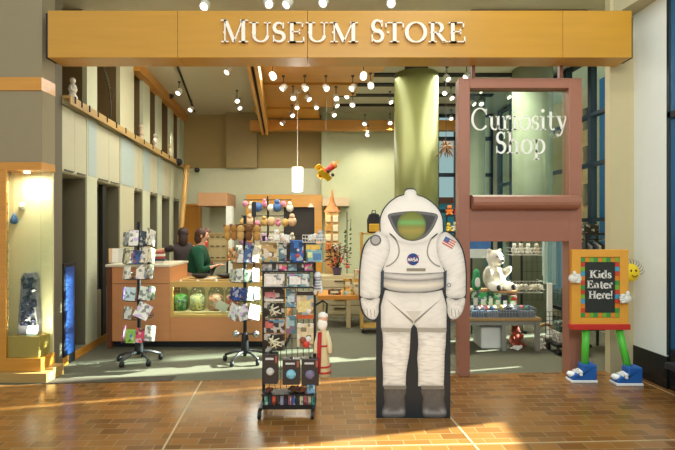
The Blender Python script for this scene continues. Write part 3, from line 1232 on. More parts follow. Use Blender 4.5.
# ------------------------------------------------------------------ children's sign: an easel on cartoon shoes
EY = 5.0
t = thing('kids_easel_sign', 'orange framed chalkboard sign on green legs with blue sneakers by the pillar', 'sign', (XW(599, EY), EY, 0))
OR = M('#e0992f', .45, var=.03)


def eb(mb, a, b, top, bot, y0, y1):
    mb.box(XW(a, EY), XW(b, EY), EY + y0, EY + y1, ZW(bot, EY), ZW(top, EY))


mb = MB(t.location); eb(mb, 571, 627.5, 249.5, 324, 0, .04); part('board_panel', mb, OR, t, bev=.006)
mb = MB(t.location)
for a, b, c, d in ((571, 580, 249.5, 324), (619, 627.5, 249.5, 324), (580, 619, 249.5, 257), (580, 619, 317.5, 324)):
    eb(mb, a, b, c, d, -.02, 0)
part('frame', mb, M('#e7a63e', .45, var=.03), t, bev=.004)
mb = MB(t.location); eb(mb, 570, 628, 323.5, 329, -.05, .05); part('chalk_ledge', mb, M('#c8372b', .4), t, bev=.006)
sq = ['#3f9a47', '#d24a34', '#e28a2e', '#4aa3c9', '#7fb13c', '#c9402f']
k = 0
n_x, n_y = 9, 13
for i in range(n_x):
    for j in range(n_y):
        if 0 < i < n_x - 1 and 0 < j < n_y - 1:
            continue
        a = 580.2 + i * 38.6 / n_x
        c = 257.4 + j * 59.8 / n_y
        mb = MB(t.location)
        eb(mb, a + .1, a + 38.6 / n_x - .1, c + .1, c + 59.8 / n_y - .1, -.012, 0)
        part('border_square', mb, M(sq[(i * 2 + j * 5 + (i * j) % 3) % 6], .5, var=.02), t)
mb = MB(t.location); eb(mb, 584.8, 614.2, 262.2, 312.6, -.008, 0)
slate = part('slate', mb, M('#2b302c', .6, var=.12, scale=30), t)
mb = MB(t.location)
for text, a, b, base in (('Kids', 589, 611, 278), ('Enter', 586.4, 612.4, 288.2), ('Here!', 588, 612.6, 298.6)):
    hgt = .083
    w = text_width(text, hgt, .03)
    letters(mb, text, XW(a, EY), ZW(base, EY), hgt, EY - .0125, EY - .0082, .03, .20, .11, (XW(b, EY) - XW(a, EY)) / w)
part('lettering', mb, M('#efeee6', .6, var=.02), slate)
GREEN = M('#55c63c', .4, var=.03)
mb = MB(t.location); mb.tube([(XW(587, EY), EY + .02, .56), (XW(587, EY), EY + .05, .12)], .036, 14); part('leg', mb, GREEN, t, True)
mb = MB(t.location); mb.tube([(XW(620, EY), EY + .02, .56), (XW(627.5, EY), EY - .02, .12)], .036, 14); part('leg', mb, GREEN, t, True)
for cx, cy, toe, lx in ((XW(589.5, EY), EY + .05, -1, 0), (XW(629, EY), EY - .05, -1, 1)):
    mb = MB(t.location)
    w = .13
    mb.prism([(cx + .075, .025), (cx + .075, .19), (cx - .07, .19), (cx - .075, .105), (cx - .15, .095), (cx - .185, .065), (cx - .19, .025)], cy - w / 2, cy + w / 2, 'y')
    sh = part('shoe', mb, M('#1f5fae', .5, var=.04), t, bev=.018)
    mb = MB(t.location)
    mb.box(cx - .196, cx + .08, cy - w / 2 - .006, cy + w / 2 + .006, 0, .028)
    part('sole', mb, M('#eef1f0', .5), sh, bev=.008)
    mb = MB(t.location)
    mb.ball((cx - .165, cy, .075), .045, (1, 1.2, .7))
    part('toe_cap', mb, M('#eef1f0', .5), sh, True)
    mb = MB(t.location)
    for q in range(3):
        mb.tube([(cx - .08 - q * .02, cy - .06, .112 - q * .006), (cx - .09 - q * .02, cy, .128 - q * .01), (cx - .08 - q * .02, cy + .06, .112 - q * .006)], .008, 6)
    mb.ball((cx - .10, cy - .07, .115), .02); mb.ball((cx - .10, cy - .075, .09), .016)
    part('shoe_lace', mb, M('#f4f4f0', .6), sh, True)
GLOVE = M('#e9ebe2', .6, var=.02)
for cx, cz, s in ((573.5, 278.5, -1), (626.5, 298.5, 1)):
    mb = MB(t.location)
    c = P(cx, cz, EY - .05)
    mb.ball(c, .052, (1, .7, .95))
    for q in range(4):
        a = (PI if s < 0 else 0) + (q - 1.5) * .42
        mb.ball((c.x + .052 * math.cos(a) * -1, c.y - .01, c.z + .055 * math.sin(a)), .023, (1.25, .9, .8))
    mb.ball((c.x + s * .0, c.y - .02, c.z + .05), .024, (.8, .8, 1.3))
    part('cartoon_hand', mb, GLOVE, t, True)
mb = MB(t.location)
c = Vector((XW(632.5, EY), EY + .045, ZW(273, EY)))
mb.ball(c, .098, (1, .6, 1), 20)
hd = part('smiling_ball_head', mb, M('#f0d21e', .4, var=.02), t, True)
mb = MB(t.location)
for dx in (-.02, .03):
    mb.ball((c.x + dx, c.y - .056, c.z + .025), .010, (1, .6, 1.5), 8)
mb.tube([(c.x - .015 + .06 * (q / 6), c.y - .060, c.z - .02 - .02 * math.sin(q / 6 * PI)) for q in range(7)], .0045, 6)
part('face', mb, M('#5a3a10', .5), hd, True)
mb = MB(t.location)
for q in range(9):
    a = -.2 + q * .27
    mb.tube([(c.x + .09 * math.cos(a), c.y, c.z + .09 * math.sin(a)), (c.x + .13 * math.cos(a + .1), c.y, c.z + .13 * math.sin(a + .1)), (c.x + .165 * math.cos(a + .35), c.y + .01, c.z + .155 * math.sin(a + .35))], .0045, 5, .001)
part('hair', mb, M('#3c2c18', .7), hd)


# ------------------------------------------------------------------ left side: display case, wall cabinets, ledge
LY = 5.05
t = thing('display_case', 'wood framed glass display case built into the lobby wall', 'display case', (-3.36, LY, 0))
mb = MB(t.location)
mb.box(-3.62, -3.488, LY, LY + .03, .24, ZW(163, LY))
mb.box(-3.56, -3.115, LY - .005, LY + .25, ZW(170, LY), ZW(162, LY))
mb.box(-3.56, -3.115, LY - .005, LY + .25, .10, .24)
part('frame', mb, WOOD, t, bev=.004)
mb = MB(t.location); mb.box(-3.56, -3.13, LY + .225, LY + .248, .24, ZW(170, LY)); part('back_panel', mb, M('#eee0ba', .6, var=.02), t)
mb = MB(t.location); mb.box(-3.62, -3.61, LY + .03, LY + .24, .24, ZW(170, LY)); mb.box(-3.62, -3.56, LY + .225, LY + .248, .24, ZW(170, LY)); part('side_liner', mb, M('#eee0ba', .6, var=.02), t)
mb = MB(t.location); mb.box(-3.62, -3.56, LY, LY + .24, .10, .24); mb.box(-3.49, -3.16, LY + .03, LY + .22, .24, .46); part('inner_block', mb, M('#d0aa62', .45, var=.05, scale=3), t, bev=.004)
mb = MB(t.location); mb.box(-3.62, -3.02, LY - .07, LY + .25, 0, .10); mb.box(-3.14, -3.02, LY + .06, LY + .25, .10, .12); part('plinth', mb, M('#ab8a50', .45, var=.06, scale=3, stretch=(1, 6, 14)), t, bev=.004)
CG = glass('#eef4ec', .06, 'case_glass')
mb = MB(t.location); mb.box(-3.56, -3.125, LY + .005, LY + .011, .24, ZW(170, LY)); part('front_glass', mb, CG, t)
mb = MB(t.location); mb.box(-3.131, -3.125, LY + .012, LY + .23, .24, ZW(170, LY)); part('side_glass', mb, CG, t)
mb = MB(t.location)
for k in range(16):
    mb.box(-3.488, -3.480, LY + .012, LY + .03, .55 + k * .1, .58 + k * .1)
part('shelf_standard', mb, M('#b9a981', .5), t)
mb = MB(t.location); mb.lathe([(.03, 0), (.03, .02)], (-3.33, LY + .1, ZW(170.3, LY) - .02), 16); part('case_lamp', mb, M('#fff3d6', .5, emit=6), t)
cl = bpy.data.lights.new('case_lamp_light', 'AREA'); cl.shape = 'RECTANGLE'; cl.size = .16; cl.size_y = .05; cl.energy = 5; cl.color = WARM
co = bpy.data.objects.new('case_lamp_light', cl); co.location = (-3.30, LY + .06, 2.14); co.rotation_euler = (.30, 0, 0); COL.objects.link(co)
c2 = bpy.data.objects.new('case_low_fill', cl); c2.location = (-3.22, LY + .03, .50); c2.rotation_euler = (PI - .45, 0, 0); COL.objects.link(c2)  # unseen second fill added low in the case to even its back

Y = LY + .13
t = thing('crystal_geode', 'tall slab of dark purple crystal standing in the glass display case', 'mineral', (XW(27.5, Y), Y, .46))
mb = MB(t.location)
pl = [(18.5, 335), (19, 318), (21, 296), (22, 277), (25, 272.5), (29, 273.5), (33, 272.5), (36, 279), (36.5, 300), (38, 320), (38, 335)]
mb.prism([(XW(a, Y), max(.46, ZW(b, Y))) for a, b in pl], Y - .02, Y + .07, 'y')
part('rind', mb, M('#8b8794', .7, var=.25, scale=30, bump=.6), t, bev=.012)
mb = MB(t.location)
random.seed(3)
for k in range(70):
    px_, py_ = random.uniform(22.5, 34.5), random.uniform(278, 331)
    mb.obox(P(px_, py_, Y - .025), (.03, .03, .04), (random.random() * 3, random.random() * 3, random.random() * 3))
part('crystal_lining', mb, M('#2d3048', .18, var=.35, scale=20), t)
t = tag(part('exhibit_card', MB((XW(32, LY + .06), LY + .06, .46)).obox((XW(32, LY + .06), LY + .065, .515), (.11, .004, .11), (-.3, 0, 0)), M('#f1f2ee', .6, var=.03)), 'white card leaning at the foot of the purple crystal', 'card')
Y = LY + .2
t = thing('drop_ornament', 'blue glass drop hanging inside the display case', 'ornament', P(14, 218, Y))
mb = MB(t.location); c = P(14, 219, Y); mb.lathe([(.001, .075), (.012, .05), (.032, .01), (.040, -.02), (.032, -.045), (.001, -.058)], c, 18); part('glass_drop', mb, M('#2f5f9c', .1, var=.3, scale=25), t, True)
mb = MB(t.location); mb.tube([(c.x, Y, c.z + .07), (c.x, Y, ZW(170.3, LY))], .002, 4); part('thread', mb, CREAM, t)
t = thing('white_ornament', 'small white ornament beside the blue drop in the display case', 'ornament', P(22, 205, Y))
mb = MB(t.location); c = P(22, 206, Y); mb.lathe([(.001, .05), (.02, .035), (.035, 0), (.03, -.03), (.001, -.05)], c, 14); part('bauble', mb, M('#f5f2ea', .3, var=.02), t, True)
mb = MB(t.location); mb.tube([(c.x, Y, c.z + .045), (c.x, Y, ZW(170.3, LY))], .002, 4); part('thread', mb, CREAM, t)

# cabinets, niches and what is behind the ledge
CABW = M('#bfbb9e', .55, var=.02)
BLUEW = M('#aab8b2', .55, var=.02)
cab_lab = ['nearest the lobby above the blue lit screen', 'above the second niche from the lobby', 'above the third niche from the lobby', 'above the fourth niche from the lobby', 'above the fifth niche from the lobby', 'at the far end of the wall beside the back wall']
for i, (a, b) in enumerate(bays):
    t = thing('wall_cabinet', 'cream two door wall cabinet ' + cab_lab[i], 'cabinet', (xl(a), a, 2.26), 'cream wall cabinets under the wood ledge')
    mb = MB(t.location); lslab(mb, a + .005, b - .005, .03, .58, 2.26, 3.05); part('carcass', mb, CABW, t)
    m_ = (a + b) / 2
    for y0, y1 in ((a + .01, m_ - .004), (m_ + .004, b - .01)):
        mb = MB(t.location); lslab(mb, y0, y1, .006, .028, 2.27, 3.04); d_ = part('door', mb, CABW, t)
        mb = MB(t.location); lslab(mb, y0 + .05, y1 - .05, -.012, .004, 2.285, 2.30); part('handle', mb, GREYMETAL, d_)
for i, (a, b) in enumerate(pils[:4]):
    mb = MB(); lslab(mb, a + .03, b - .03, -.006, .0, 2.30, 3.04); struct('trim_4', mb, BLUEW)
mb = MB(); lslab(mb, 7.02, 7.16, .10, .16, 0, 2.25); struct('trim_5', mb, BLACK)

t = thing('picture_ledge', 'long honey wood ledge with black clips running along the wall above the cabinets', 'ledge', (xl(5.6), 5.6, 3.12))
mb = MB(t.location)
for a, b, d0, d1, z0, z1 in ((5.56, 11.9, -.10, .0, 3.12, 3.15), (5.56, 11.9, -.10, -.08, 3.05, 3.12)):
    lslab(mb, a, b, d0, d1, z0, z1)
part('rail', mb, M('#b3935a', .45, var=.06, scale=3), t)
for k in range(13):
    y = 5.66 + .16 * k + .022 * k * k
    mb = MB(t.location); lslab(mb, y, y + .018, -.112, -.096, 3.08, 3.16); part('clip', mb, BLACK, t)
STONE = M('#c9c4b3', .6, var=.08)


def figurine(px_, py_, Y, s, hexs, label):
    z0 = 3.15
    c = Vector((xl(Y) + .05, Y, z0))
    t = thing('figurine', label, 'figurine', c, 'figurines on the wood ledge')
    mb = MB(t.location)
    mb.lathe([(.055 * s, 0), (.06 * s, .02 * s), (.035 * s, .07 * s), (.055 * s, .12 * s), (.04 * s, .18 * s), (.018 * s, .2 * s)], c, 12)
    part('torso', mb, M(hexs, .6, var=.08), t, True)
    mb = MB(t.location); mb.ball((c.x, c.y, c.z + .235 * s), .036 * s, (1, 1, 1.15)); part('head', mb, M(hexs, .6, var=.08), t, True)
    mb = MB(t.location); mb.tube([(c.x, c.y - .05 * s, c.z + .16 * s), (c.x + .03 * s, c.y - .09 * s, c.z + .10 * s), (c.x + .06 * s, c.y - .03 * s, c.z + .08 * s)], .014 * s, 6); part('arm', mb, M(hexs, .6, var=.08), t, True)


figurine(67, 90, 5.72, .92, '#d9d4c4', 'pale seated figurine at the lobby end of the wood ledge')
figurine(139, 128, 8.35, 1.0, '#cdb89c', 'tan figurine halfway along the wood ledge')
figurine(152, 140, 9.25, 1.05, '#d8cfbd', 'white figurine on the ledge past the tan one')
figurine(166, 150, 10.35, 1.0, '#d9c8a8', 'cream figurine nearest the back wall on the ledge')
t = thing('branch_sculpture', 'thin dark branch standing on the wood ledge', 'sculpture', (xl(6.9) + .05, 6.9, 3.15))
mb = MB(t.location); L = t.location
mb.tube([L, L + Vector((0, .04, .2)), L + Vector((0, -.02, .45)), L + Vector((-.02, -.14, .7)), L + Vector((0, -.24, .78))], .012, 6, .004)
mb.tube([L + Vector((0, .02, .3)), L + Vector((.02, .1, .42)), L + Vector((.02, .12, .55))], .008, 5, .003)
part('stem', mb, M('#3c3a30', .7), t, True)
mb = MB(t.location)
for k in range(9):
    mb.ball(L + Vector((.01, -.02 - .022 * k, .48 + .034 * k)), .022, (.5, 1, .4), 6, (k, .3, k * .7))
part('leaves', mb, M('#5f6048', .7), t)

for (px_, py_, Y, r, lab) in ((170, 95, 10.2, .085, 'round black speaker on the wood trim near the ceiling'), (178.5, 162, 10.9, .085, 'round black speaker where the wood ledge ends'), (197, 170, 11.75, .065, 'small round black speaker on the back wall')):
    c = P(px_, py_, Y)
    t = thing('wall_speaker', lab, 'speaker', c)
    mb = MB(t.location); mb.ball(c, r, (1, 1, 1), 16); part('housing', mb, BLACK, t, True)
    mb = MB(t.location)
    if Y > 11:
        mb.tube([c, (c.x, 11.88, c.z)], .015, 6)
    else:
        mb.tube([c, (xl(c.y) - .01, c.y, c.z + .02)], .015, 6)
    part('bracket', mb, BLACK, t)
t = thing('wood_pole', 'slanted honey wood pole at the end of the ledge', 'pole', (XW(174.5, 10.6), 10.6, 0))
mb = MB(t.location); a, b = Vector((XW(174.5, 10.6), 10.6, 0)), P(187, 166, 10.9)
mb.tube([a, b], .058, 10); part('shaft', mb, M('#b58d4a', .45, var=.06, scale=3), t, True)
mb = MB(t.location); mb.lathe([(.075, 0), (.075, .03)], (b.x, b.y, b.z - .02), 12); part('cap', mb, WOOD, t)

t = thing('screen_kiosk', 'slim black kiosk with a glowing blue screen standing in the first niche', 'screen', (-3.23, 5.72, 0))
mb = MB(t.location); mb.box(-3.27, -3.19, 5.60, 5.84, 0, 1.20); part('housing', mb, BLACK, t, bev=.006)
mb = MB(t.location); mb.box(-3.19, -3.186, 5.625, 5.815, .12, 1.15)
part('screen', mb, M('#2b4c8c', .15, var=.45, scale=2.5, stretch=(1, 1, 2), emit=.14), t)
mb = MB(); lslab(mb, 6.62, 7.40, .12, .5, 0, .72)
tag(part('low_cabinet', mb, M('#8d8266', .6, var=.03)), 'low taupe cabinet standing in the second niche', 'cabinet')
mb = MB(); lslab(mb, 6.95, 7.3, .15, .4, .72, .76)
tag(part('paper_tray', mb, M('#26241f', .5)), 'black tray lying on the low taupe cabinet', 'tray')

# ------------------------------------------------------------------ sales counter
CY = 6.45
t = thing('sales_counter', 'long sales counter with salmon panels, tall end and low display front', 'counter', (-2.0, CY, 0))
mb = MB(t.location); mb.box(XW(112, CY), XW(170, CY), CY, CY + .75, .09, 1.09); part('tall_body', mb, COUNTER, t, bev=.004)
mb = MB(t.location); mb.box(XW(107, CY), XW(112, CY) - .002, CY - .01, CY + .75, 0, 1.09); part('end_panel', mb, M('#6f3f26', .5, var=.05), t, bev=.003)
mb = MB(t.location); mb.box(XW(107, CY) - .01, XW(170, CY) + .01, CY - .03, CY + .77, 1.09, 1.125); part('tall_top', mb, M('#e3d9bd', .35, var=.03), t, bev=.006)
mb = MB(t.location); mb.box(XW(112, CY) + .01, XW(169, CY), CY - .003, CY, .862, .867); part('panel_joint', mb, SLOT, t)
XR = XW(286, CY)
mb = MB(t.location); mb.box(XW(170, CY) + .002, XR, CY, CY + .75, .09, .42); part('low_body', mb, COUNTER, t, bev=.004)
mb = MB(t.location); mb.box(XW(112, CY), XR, CY + .07, CY + .7, 0, .09); part('toe_kick', mb, M('#12171c', .5), t)
mb = MB(t.location)
mb.box(XW(170.5, CY), XR, CY - .01, CY + .04, .415, .45)
mb.box(XW(170.5, CY), XR, CY - .01, CY + .03, ZW(287, CY), ZW(281.5, CY))
mb.box(XW(170.5, CY), XW(173, CY), CY - .01, CY + .03, .45, ZW(287, CY))
mb.box(XR - .04, XR, CY - .01, CY + .03, .45, ZW(287, CY))
part('display_frame', mb, M('#d8b163', .4, var=.07, scale=3), t)
mb = MB(t.location); mb.box(XW(172, CY), XR - .01, CY + .04, CY + .32, .42, .48); part('display_shelf', mb, M('#e6d6a8', .5, var=.02), t)
mb = MB(t.location); mb.box(XW(172, CY), XR - .01, CY + .32, CY + .34, .45, .86); part('display_back', mb, M('#e0d2a6', .6, var=.02), t)
mb = MB(t.location); mb.box(XW(171, CY), XR, CY + .32, CY + .78, .86, .89); part('worktop', mb, M('#caa564', .4, var=.05), t, bev=.004)
mb = MB(t.location); mb.box(XW(173, CY), XR - .04, CY + .005, CY + .010, .45, ZW(287, CY)); part('display_glass', mb, glass('#f2f6ee', .05, 'counter_glass'), t)

dl = bpy.data.lights.new('display_strip_light', 'AREA'); dl.shape = 'RECTANGLE'; dl.size = 1.2; dl.size_y = .03; dl.energy = 3.2; dl.color = SOFT
do = bpy.data.objects.new('display_strip_light', dl); do.location = (XW(215, CY), CY + .06, .80); do.rotation_euler = (-.35, 0, 0); COL.objects.link(do)
for k, (px_, hx, nm) in enumerate(((180.5, '#58a53a', 'green'), (197.5, '#d7cf86', 'pale yellow'), (216, '#d9896a', 'pink and orange'), (233, '#b8564a', 'red'), (251, '#c9a24a', 'amber'))):
    Y = CY + .18
    c = Vector((XW(px_, Y), Y, .48))
    t = thing('candy_jar', 'lidded glass jar of %s candy on the counter display shelf' % nm, 'jar', c, 'candy jars in the counter display')
    mb = MB(c); mb.lathe([(.085, 0), (.105, .02), (.105, .26), (.075, .31), (.075, .33)], c, 20); part('jar_body', mb, glass('#eef4ee', .05, 'jar_glass'), t, True)
    mb = MB(c); mb.lathe([(.08, .005), (.098, .03), (.098, .19), (.05, .225), (.001, .23)], c, 20); part('candy', mb, PM(hx, 55), t, True)
    mb = MB(c); mb.lathe([(.085, .33), (.085, .36), (.05, .375), (.02, .385), (.024, .41), (.001, .425)], c, 16); part('lid', mb, M('#d8d4c6', .3, .3), t, True)
c = P(222, 306, CY + .035)
tag(part('price_card', MB((c.x, c.y, .48)).obox((c.x + .0, CY + .035, .555), (.16, .006, .12), (0, .45, 0)), M('#f4f3ee', .6, var=.01)), 'tilted white card in front of the pink candy jar', 'card')

Y = CY + .25
for px_, w, rz, hx, lab, nm in ((111.5, .07, .5, '#d5b083', 'tan card frame at the end of the tall counter', 'card_frame'), (116, .10, .25, '#efe9dc', 'white card frame behind the card spinner on the tall counter', 'card_frame'), (121.5, .10, -.15, '#e9e6dc', 'cream card frame closest to the spinner pole on the tall counter', 'card_frame')):
    c = Vector((XW(px_, Y), Y, 1.125))
    t = thing('framed_card', lab, 'card frame', c)
    mb = MB(c); mb.obox((c.x, Y, 1.125 + .105), (w, .008, .20), (-.18, 0, rz)); part('card_face', mb, M(hx, .5, var=.05), t)
    mb = MB(c); mb.tube([(c.x, Y + .02, 1.29), (c.x, Y + .11, 1.13)], .006, 5); part('easel_leg', mb, GREYMETAL, t)
for k, (hx, nm) in enumerate((('#dfd8cc', 'white'), ('#3f4a52', 'slate'), ('#b2392f', 'red'), ('#e3dccb', 'cream'), ('#a33a33', 'crimson'))):
    z = 1.126 + k * .032
    tag(part('book', MB((XW(158, Y), Y, z)).obox((XW(158.2 + (k % 2) * .8, Y), Y, z + .015), (.19 - .01 * k, .14, .03), (0, 0, .1 * k)), M(hx, .5, var=.12, scale=20)), '%s book in the flat stack on the tall counter, %s from the bottom' % (nm, ['first', 'second', 'third', 'fourth', 'fifth'][k]), 'book', 'books stacked on the tall counter')
t = thing('peg_board_box', 'tan wood board with slots on thin legs behind the person in green', 'display board', (XW(218, 8.1), 8.1, 0))
mb = MB(t.location); x0, x1 = XW(208, 8.1), XW(228.5, 8.1)
mb.box(x0, x1, 8.08, 8.12, ZW(262, 8.1), ZW(233, 8.1)); part('board_back', mb, M('#c2ad7c', .6, var=.04), t)
mb = MB(t.location)
for a, b, z0, z1 in ((x0, x0 + .02, ZW(262, 8.1), ZW(233, 8.1)), (x1 - .02, x1, ZW(262, 8.1), ZW(233, 8.1)), (x0, x1, ZW(234.5, 8.1), ZW(233, 8.1)), (x0, x1, ZW(262, 8.1), ZW(260, 8.1))):
    mb.box(a, b, 8.065, 8.08, z0, z1)
part('board_frame', mb, M('#a98d55', .5, var=.05), t)
for z in (237, 246, 257.5):
    for q in range(3):
        mb = MB(t.location)
        mb.box(x0 + .05 + q * .095, x0 + .105 + q * .095, 8.07, 8.08, ZW(z + .5, 8.1), ZW(z - .5, 8.1))
        part('slot', mb, M('#4a3b22', .7), t)
for x in (x0 + .02, x1 - .02):
    mb = MB(t.location); mb.box(x - .015, x + .015, 8.085, 8.115, 0, ZW(262, 8.1)); part('leg', mb, BLACK, t)
for px_, lab in ((201, 'dark plate on the counter under the shopper hands'), (226, 'dark bowl on the counter beside the card rack')):
    c = Vector((XW(px_, 6.95), 6.95, .89))
    mb = MB(c); mb.lathe([(.05, 0), (.12, .03), (.14, .06), (.125, .055), (.05, .02)], c, 18)
    tag(part('bowl', mb, M('#2a2019', .35), smooth=True), lab, 'bowl')
c = Vector((XW(211, 6.92), 6.92, .89))
tag(part('paper_sheet', MB(c).obox((c.x, c.y, .893), (.20, .14, .004), (0, 0, .2)), M('#eceae2', .7, var=.01)), 'white paper sheet lying on the counter worktop', 'paper')

# ------------------------------------------------------------------ card spinners
WIRE = M('#2a2c2e', .4, .6)


def spinner(label, X, Y, zs, top):
    t = thing('card_spinner', label, 'card rack', (X, Y, 0), 'card spinner racks')
    o = Vector((X, Y, 0))
    mb = MB(o); mb.lathe([(.022, .12), (.022, top)], o, 12); mb.lathe([(.045, .10), (.05, .14), (.04, .32), (.022, .36)], o, 14); part('pole', mb, BLACK, t, True)
    for k in range(5):
        a = 2 * PI * k / 5 + .5
        d = Vector((math.cos(a), math.sin(a), 0))
        mb = MB(o); mb.tube([o + Vector((0, 0, .13)), o + d * .12 + Vector((0, 0, .12)), o + d * .25 + Vector((0, 0, .075))], .02, 8, .014); part('base_leg', mb, GREYMETAL, t, True)
        mb = MB(o); mb.lathe([(.01, -.022), (.034, -.018), (.034, .018), (.01, .022)], o + d * .25 + Vector((0, 0, .034)), 12, 'x'); part('caster', mb, BLACK, t, True)
    for z in zs:
        mb = MB(o)
        for rr, dz in ((.17, 0), (.15, .06)):
            mb.tube([o + Vector((rr * math.cos(2 * PI * k / 20), rr * math.sin(2 * PI * k / 20), z + dz)) for k in range(21)], .004, 5, cap=False)
        for k in range(8):
            a = 2 * PI * k / 8
            d = Vector((math.cos(a), math.sin(a), 0))
            mb.tube([o + Vector((0, 0, z)), o + d * .17 + Vector((0, 0, z)), o + d * .175 + Vector((0, 0, z + .035))], .0035, 4)
        part('wire_tier', mb, WIRE, t)
    return t


TIERS = ['top', 'second', 'third', 'fourth', 'fifth', 'bottom']


def cards(X, Y, px0, tiers, where, cat='card', nm='greeting_card', group=None):
    s = F / Y
    for ti, (zb, row) in enumerate(tiers):
        for (px_, w, hgt, hx, colour, tilt) in row:
            dx = max(-.165, min(.165, (px_ - px0) / s))
            a = math.asin(dx / .17)
            wid, hh = w / s, hgt / s
            wid = wid / max(.45, math.cos(a) * .8 + .2)
            yy = Y - .165 * math.cos(a)
            zz = zb + .005 + hh / 2
            base = (X + dx, yy, zb)
            mb = MB(base)
            mb.obox((X + dx, yy, zz), (wid, .006, hh), (-.12, tilt, a))
            tag(part(nm, mb, PM(hx, 30)), '%s card in the %s tier of the spinner %s' % (colour, TIERS[ti], where), cat, group)


AX, AYY = XW(139, 5.77), 5.77
rows = [
    (245.5, [(131, 9, 13, '#8f948f', 'grey photo', 0), (139.5, 9, 15, '#e9e7df', 'white', 0), (148, 7, 14, '#3b4653', 'navy', .2), (152.5, 6, 16, '#d9d5c6', 'cream', .3)]),
    (263, [(127, 6, 14, '#30363a', 'black', 0), (132, 7, 15, '#c6bf9f', 'beige', 0), (142, 10, 13, '#2c4f8c', 'blue globe', 0), (149, 6, 16, '#e3dac2', 'ivory', .3), (153, 5, 15, '#c9b990', 'sand', .35)]),
    (278, [(126, 8, 10, '#c9cabb', 'clear', 0), (133, 8, 12, '#dcdccd', 'off white', -.1), (146, 8, 14, '#efe5d6', 'cream', .1), (151.5, 6, 14, '#a9a58c', 'olive edged', .25)]),
    (299, [(125.5, 7, 12, '#6a5fa8', 'purple', -.1), (136, 11, 13, '#bcd2da', 'pale blue', 0), (149, 9, 13, '#e1e9dd', 'white and green', .25), (153, 5, 13, '#6f8a72', 'sage', .3)]),
    (317, [(126, 7, 9, '#43473f', 'charcoal', 0), (133, 9, 12, '#d0d3c8', 'light grey', 0), (147.5, 12, 15, '#f3f3ee', 'large white', .55)]),
    (340, [(125, 8, 13, '#8d3f86', 'magenta', .15), (136, 11, 13, '#8fbf4d', 'lime green', 0), (145, 7, 14, '#d9476a', 'pink', .2), (152, 7, 15, '#dcdfd6', 'white and black', .25)]),
]
tz = [(ZW(y, AYY), r) for y, r in rows]
spinner('black card spinner standing in front of the tall counter end', AX, AYY, [z - .004 for z, _ in tz], ZW(222, AYY))
cards(AX, AYY, 139, tz, 'before the tall counter end', group='cards on the spinner by the tall counter')
BX, BYY = XW(245, 5.8), 5.8
rowsB = [
    (262, [(237, 7, 15, '#c98f4e', 'orange tan', 0), (243, 6, 12, '#e4e2d8', 'white tag', 0), (251, 8, 20, '#4b6a98', 'blue', .2), (257, 6, 16, '#d6cdb8', 'beige', .2)]),
    (281, [(235, 8, 12, '#b9c3a6', 'pale green', 0), (242, 8, 13, '#e2e5da', 'ice white', -.1), (251, 8, 12, '#7c9a80', 'mint', .1), (257, 6, 13, '#d5d2c2', 'stone', .2)]),
    (299, [(234.5, 6, 12, '#1d3f8c', 'dark blue', .2), (240, 6, 13, '#24499b', 'royal blue', .2), (246, 6, 12, '#1b3778', 'navy blue', .15), (253, 6, 13, '#a9c5cf', 'sky', .2), (258, 5, 12, '#d8dcd2', 'grey white', .2)]),
    (318, [(236, 10, 15, '#dfe2dd', 'white', .3), (246, 11, 15, '#eceee9', 'bright white', -.3), (256, 10, 14, '#dfe0da', 'pearl white', .3)]),
]
tzb = [(ZW(y, BYY), r) for y, r in rowsB]
spinner('black card spinner between the counter and the tall wire merchandise rack', BX, BYY, [z - .004 for z, _ in tzb], ZW(216, BYY))
cards(BX, BYY, 245, tzb, 'behind the tall wire rack', group='cards on the spinner behind the wire rack')
# tan soft puppets at its crown and silver knobs at its foot
for k, px_ in enumerate((229, 236, 243, 250.5, 258)):
    zt = ZW(226, BYY)
    dx = (px_ - 245) / (F / BYY)
    c = Vector((BX + dx, BYY - .06 - .08 * (1 - abs(dx) / .2), zt))
    t = thing('hand_puppet', 'tan plush puppet hanging at the crown of the second card spinner, %s from its left' % ['first', 'second', 'third', 'fourth', 'fifth'][k], 'plush toy', (c.x, c.y, zt - .17), 'tan puppets on the card spinner')
    mb = MB(t.location)
    mb.ball((c.x, c.y, zt - .035), .05, (1, .9, .9)); mb.ball((c.x, c.y, zt - .11), .055, (.8, .7, 1.2))
    part('plush_body', mb, M(['#c6984f', '#a9773c', '#d0a865', '#7b5230', '#c99a55'][k], .9, var=.15, scale=30), t, True)
    mb = MB(t.location)
    for s in (-1, 1):
        mb.ball((c.x + s * .035, c.y, zt + .005), .02)
    part('ears', mb, M('#8b5f33', .9), t, True)
    mb = MB(t.location); mb.tube([(c.x, c.y, zt), (BX, BYY, zt + .03)], .004, 5); part('hook', mb, WIRE, t)
for px_, lab in ((236, 'silver round knob on the left arm at the foot of the second card spinner'), (256, 'silver round knob on the right arm at the foot of the second card spinner')):
    c = P(px_, 334, BYY - .02)
    t = thing('silver_knob', lab, 'display knob', c)
    mb = MB(c); mb.ball(c, .042); part('ball', mb, CHROME, t, True)
    mb = MB(c); mb.tube([c, (BX, BYY, c.z)], .012, 6); part('rod', mb, GREYMETAL, t)


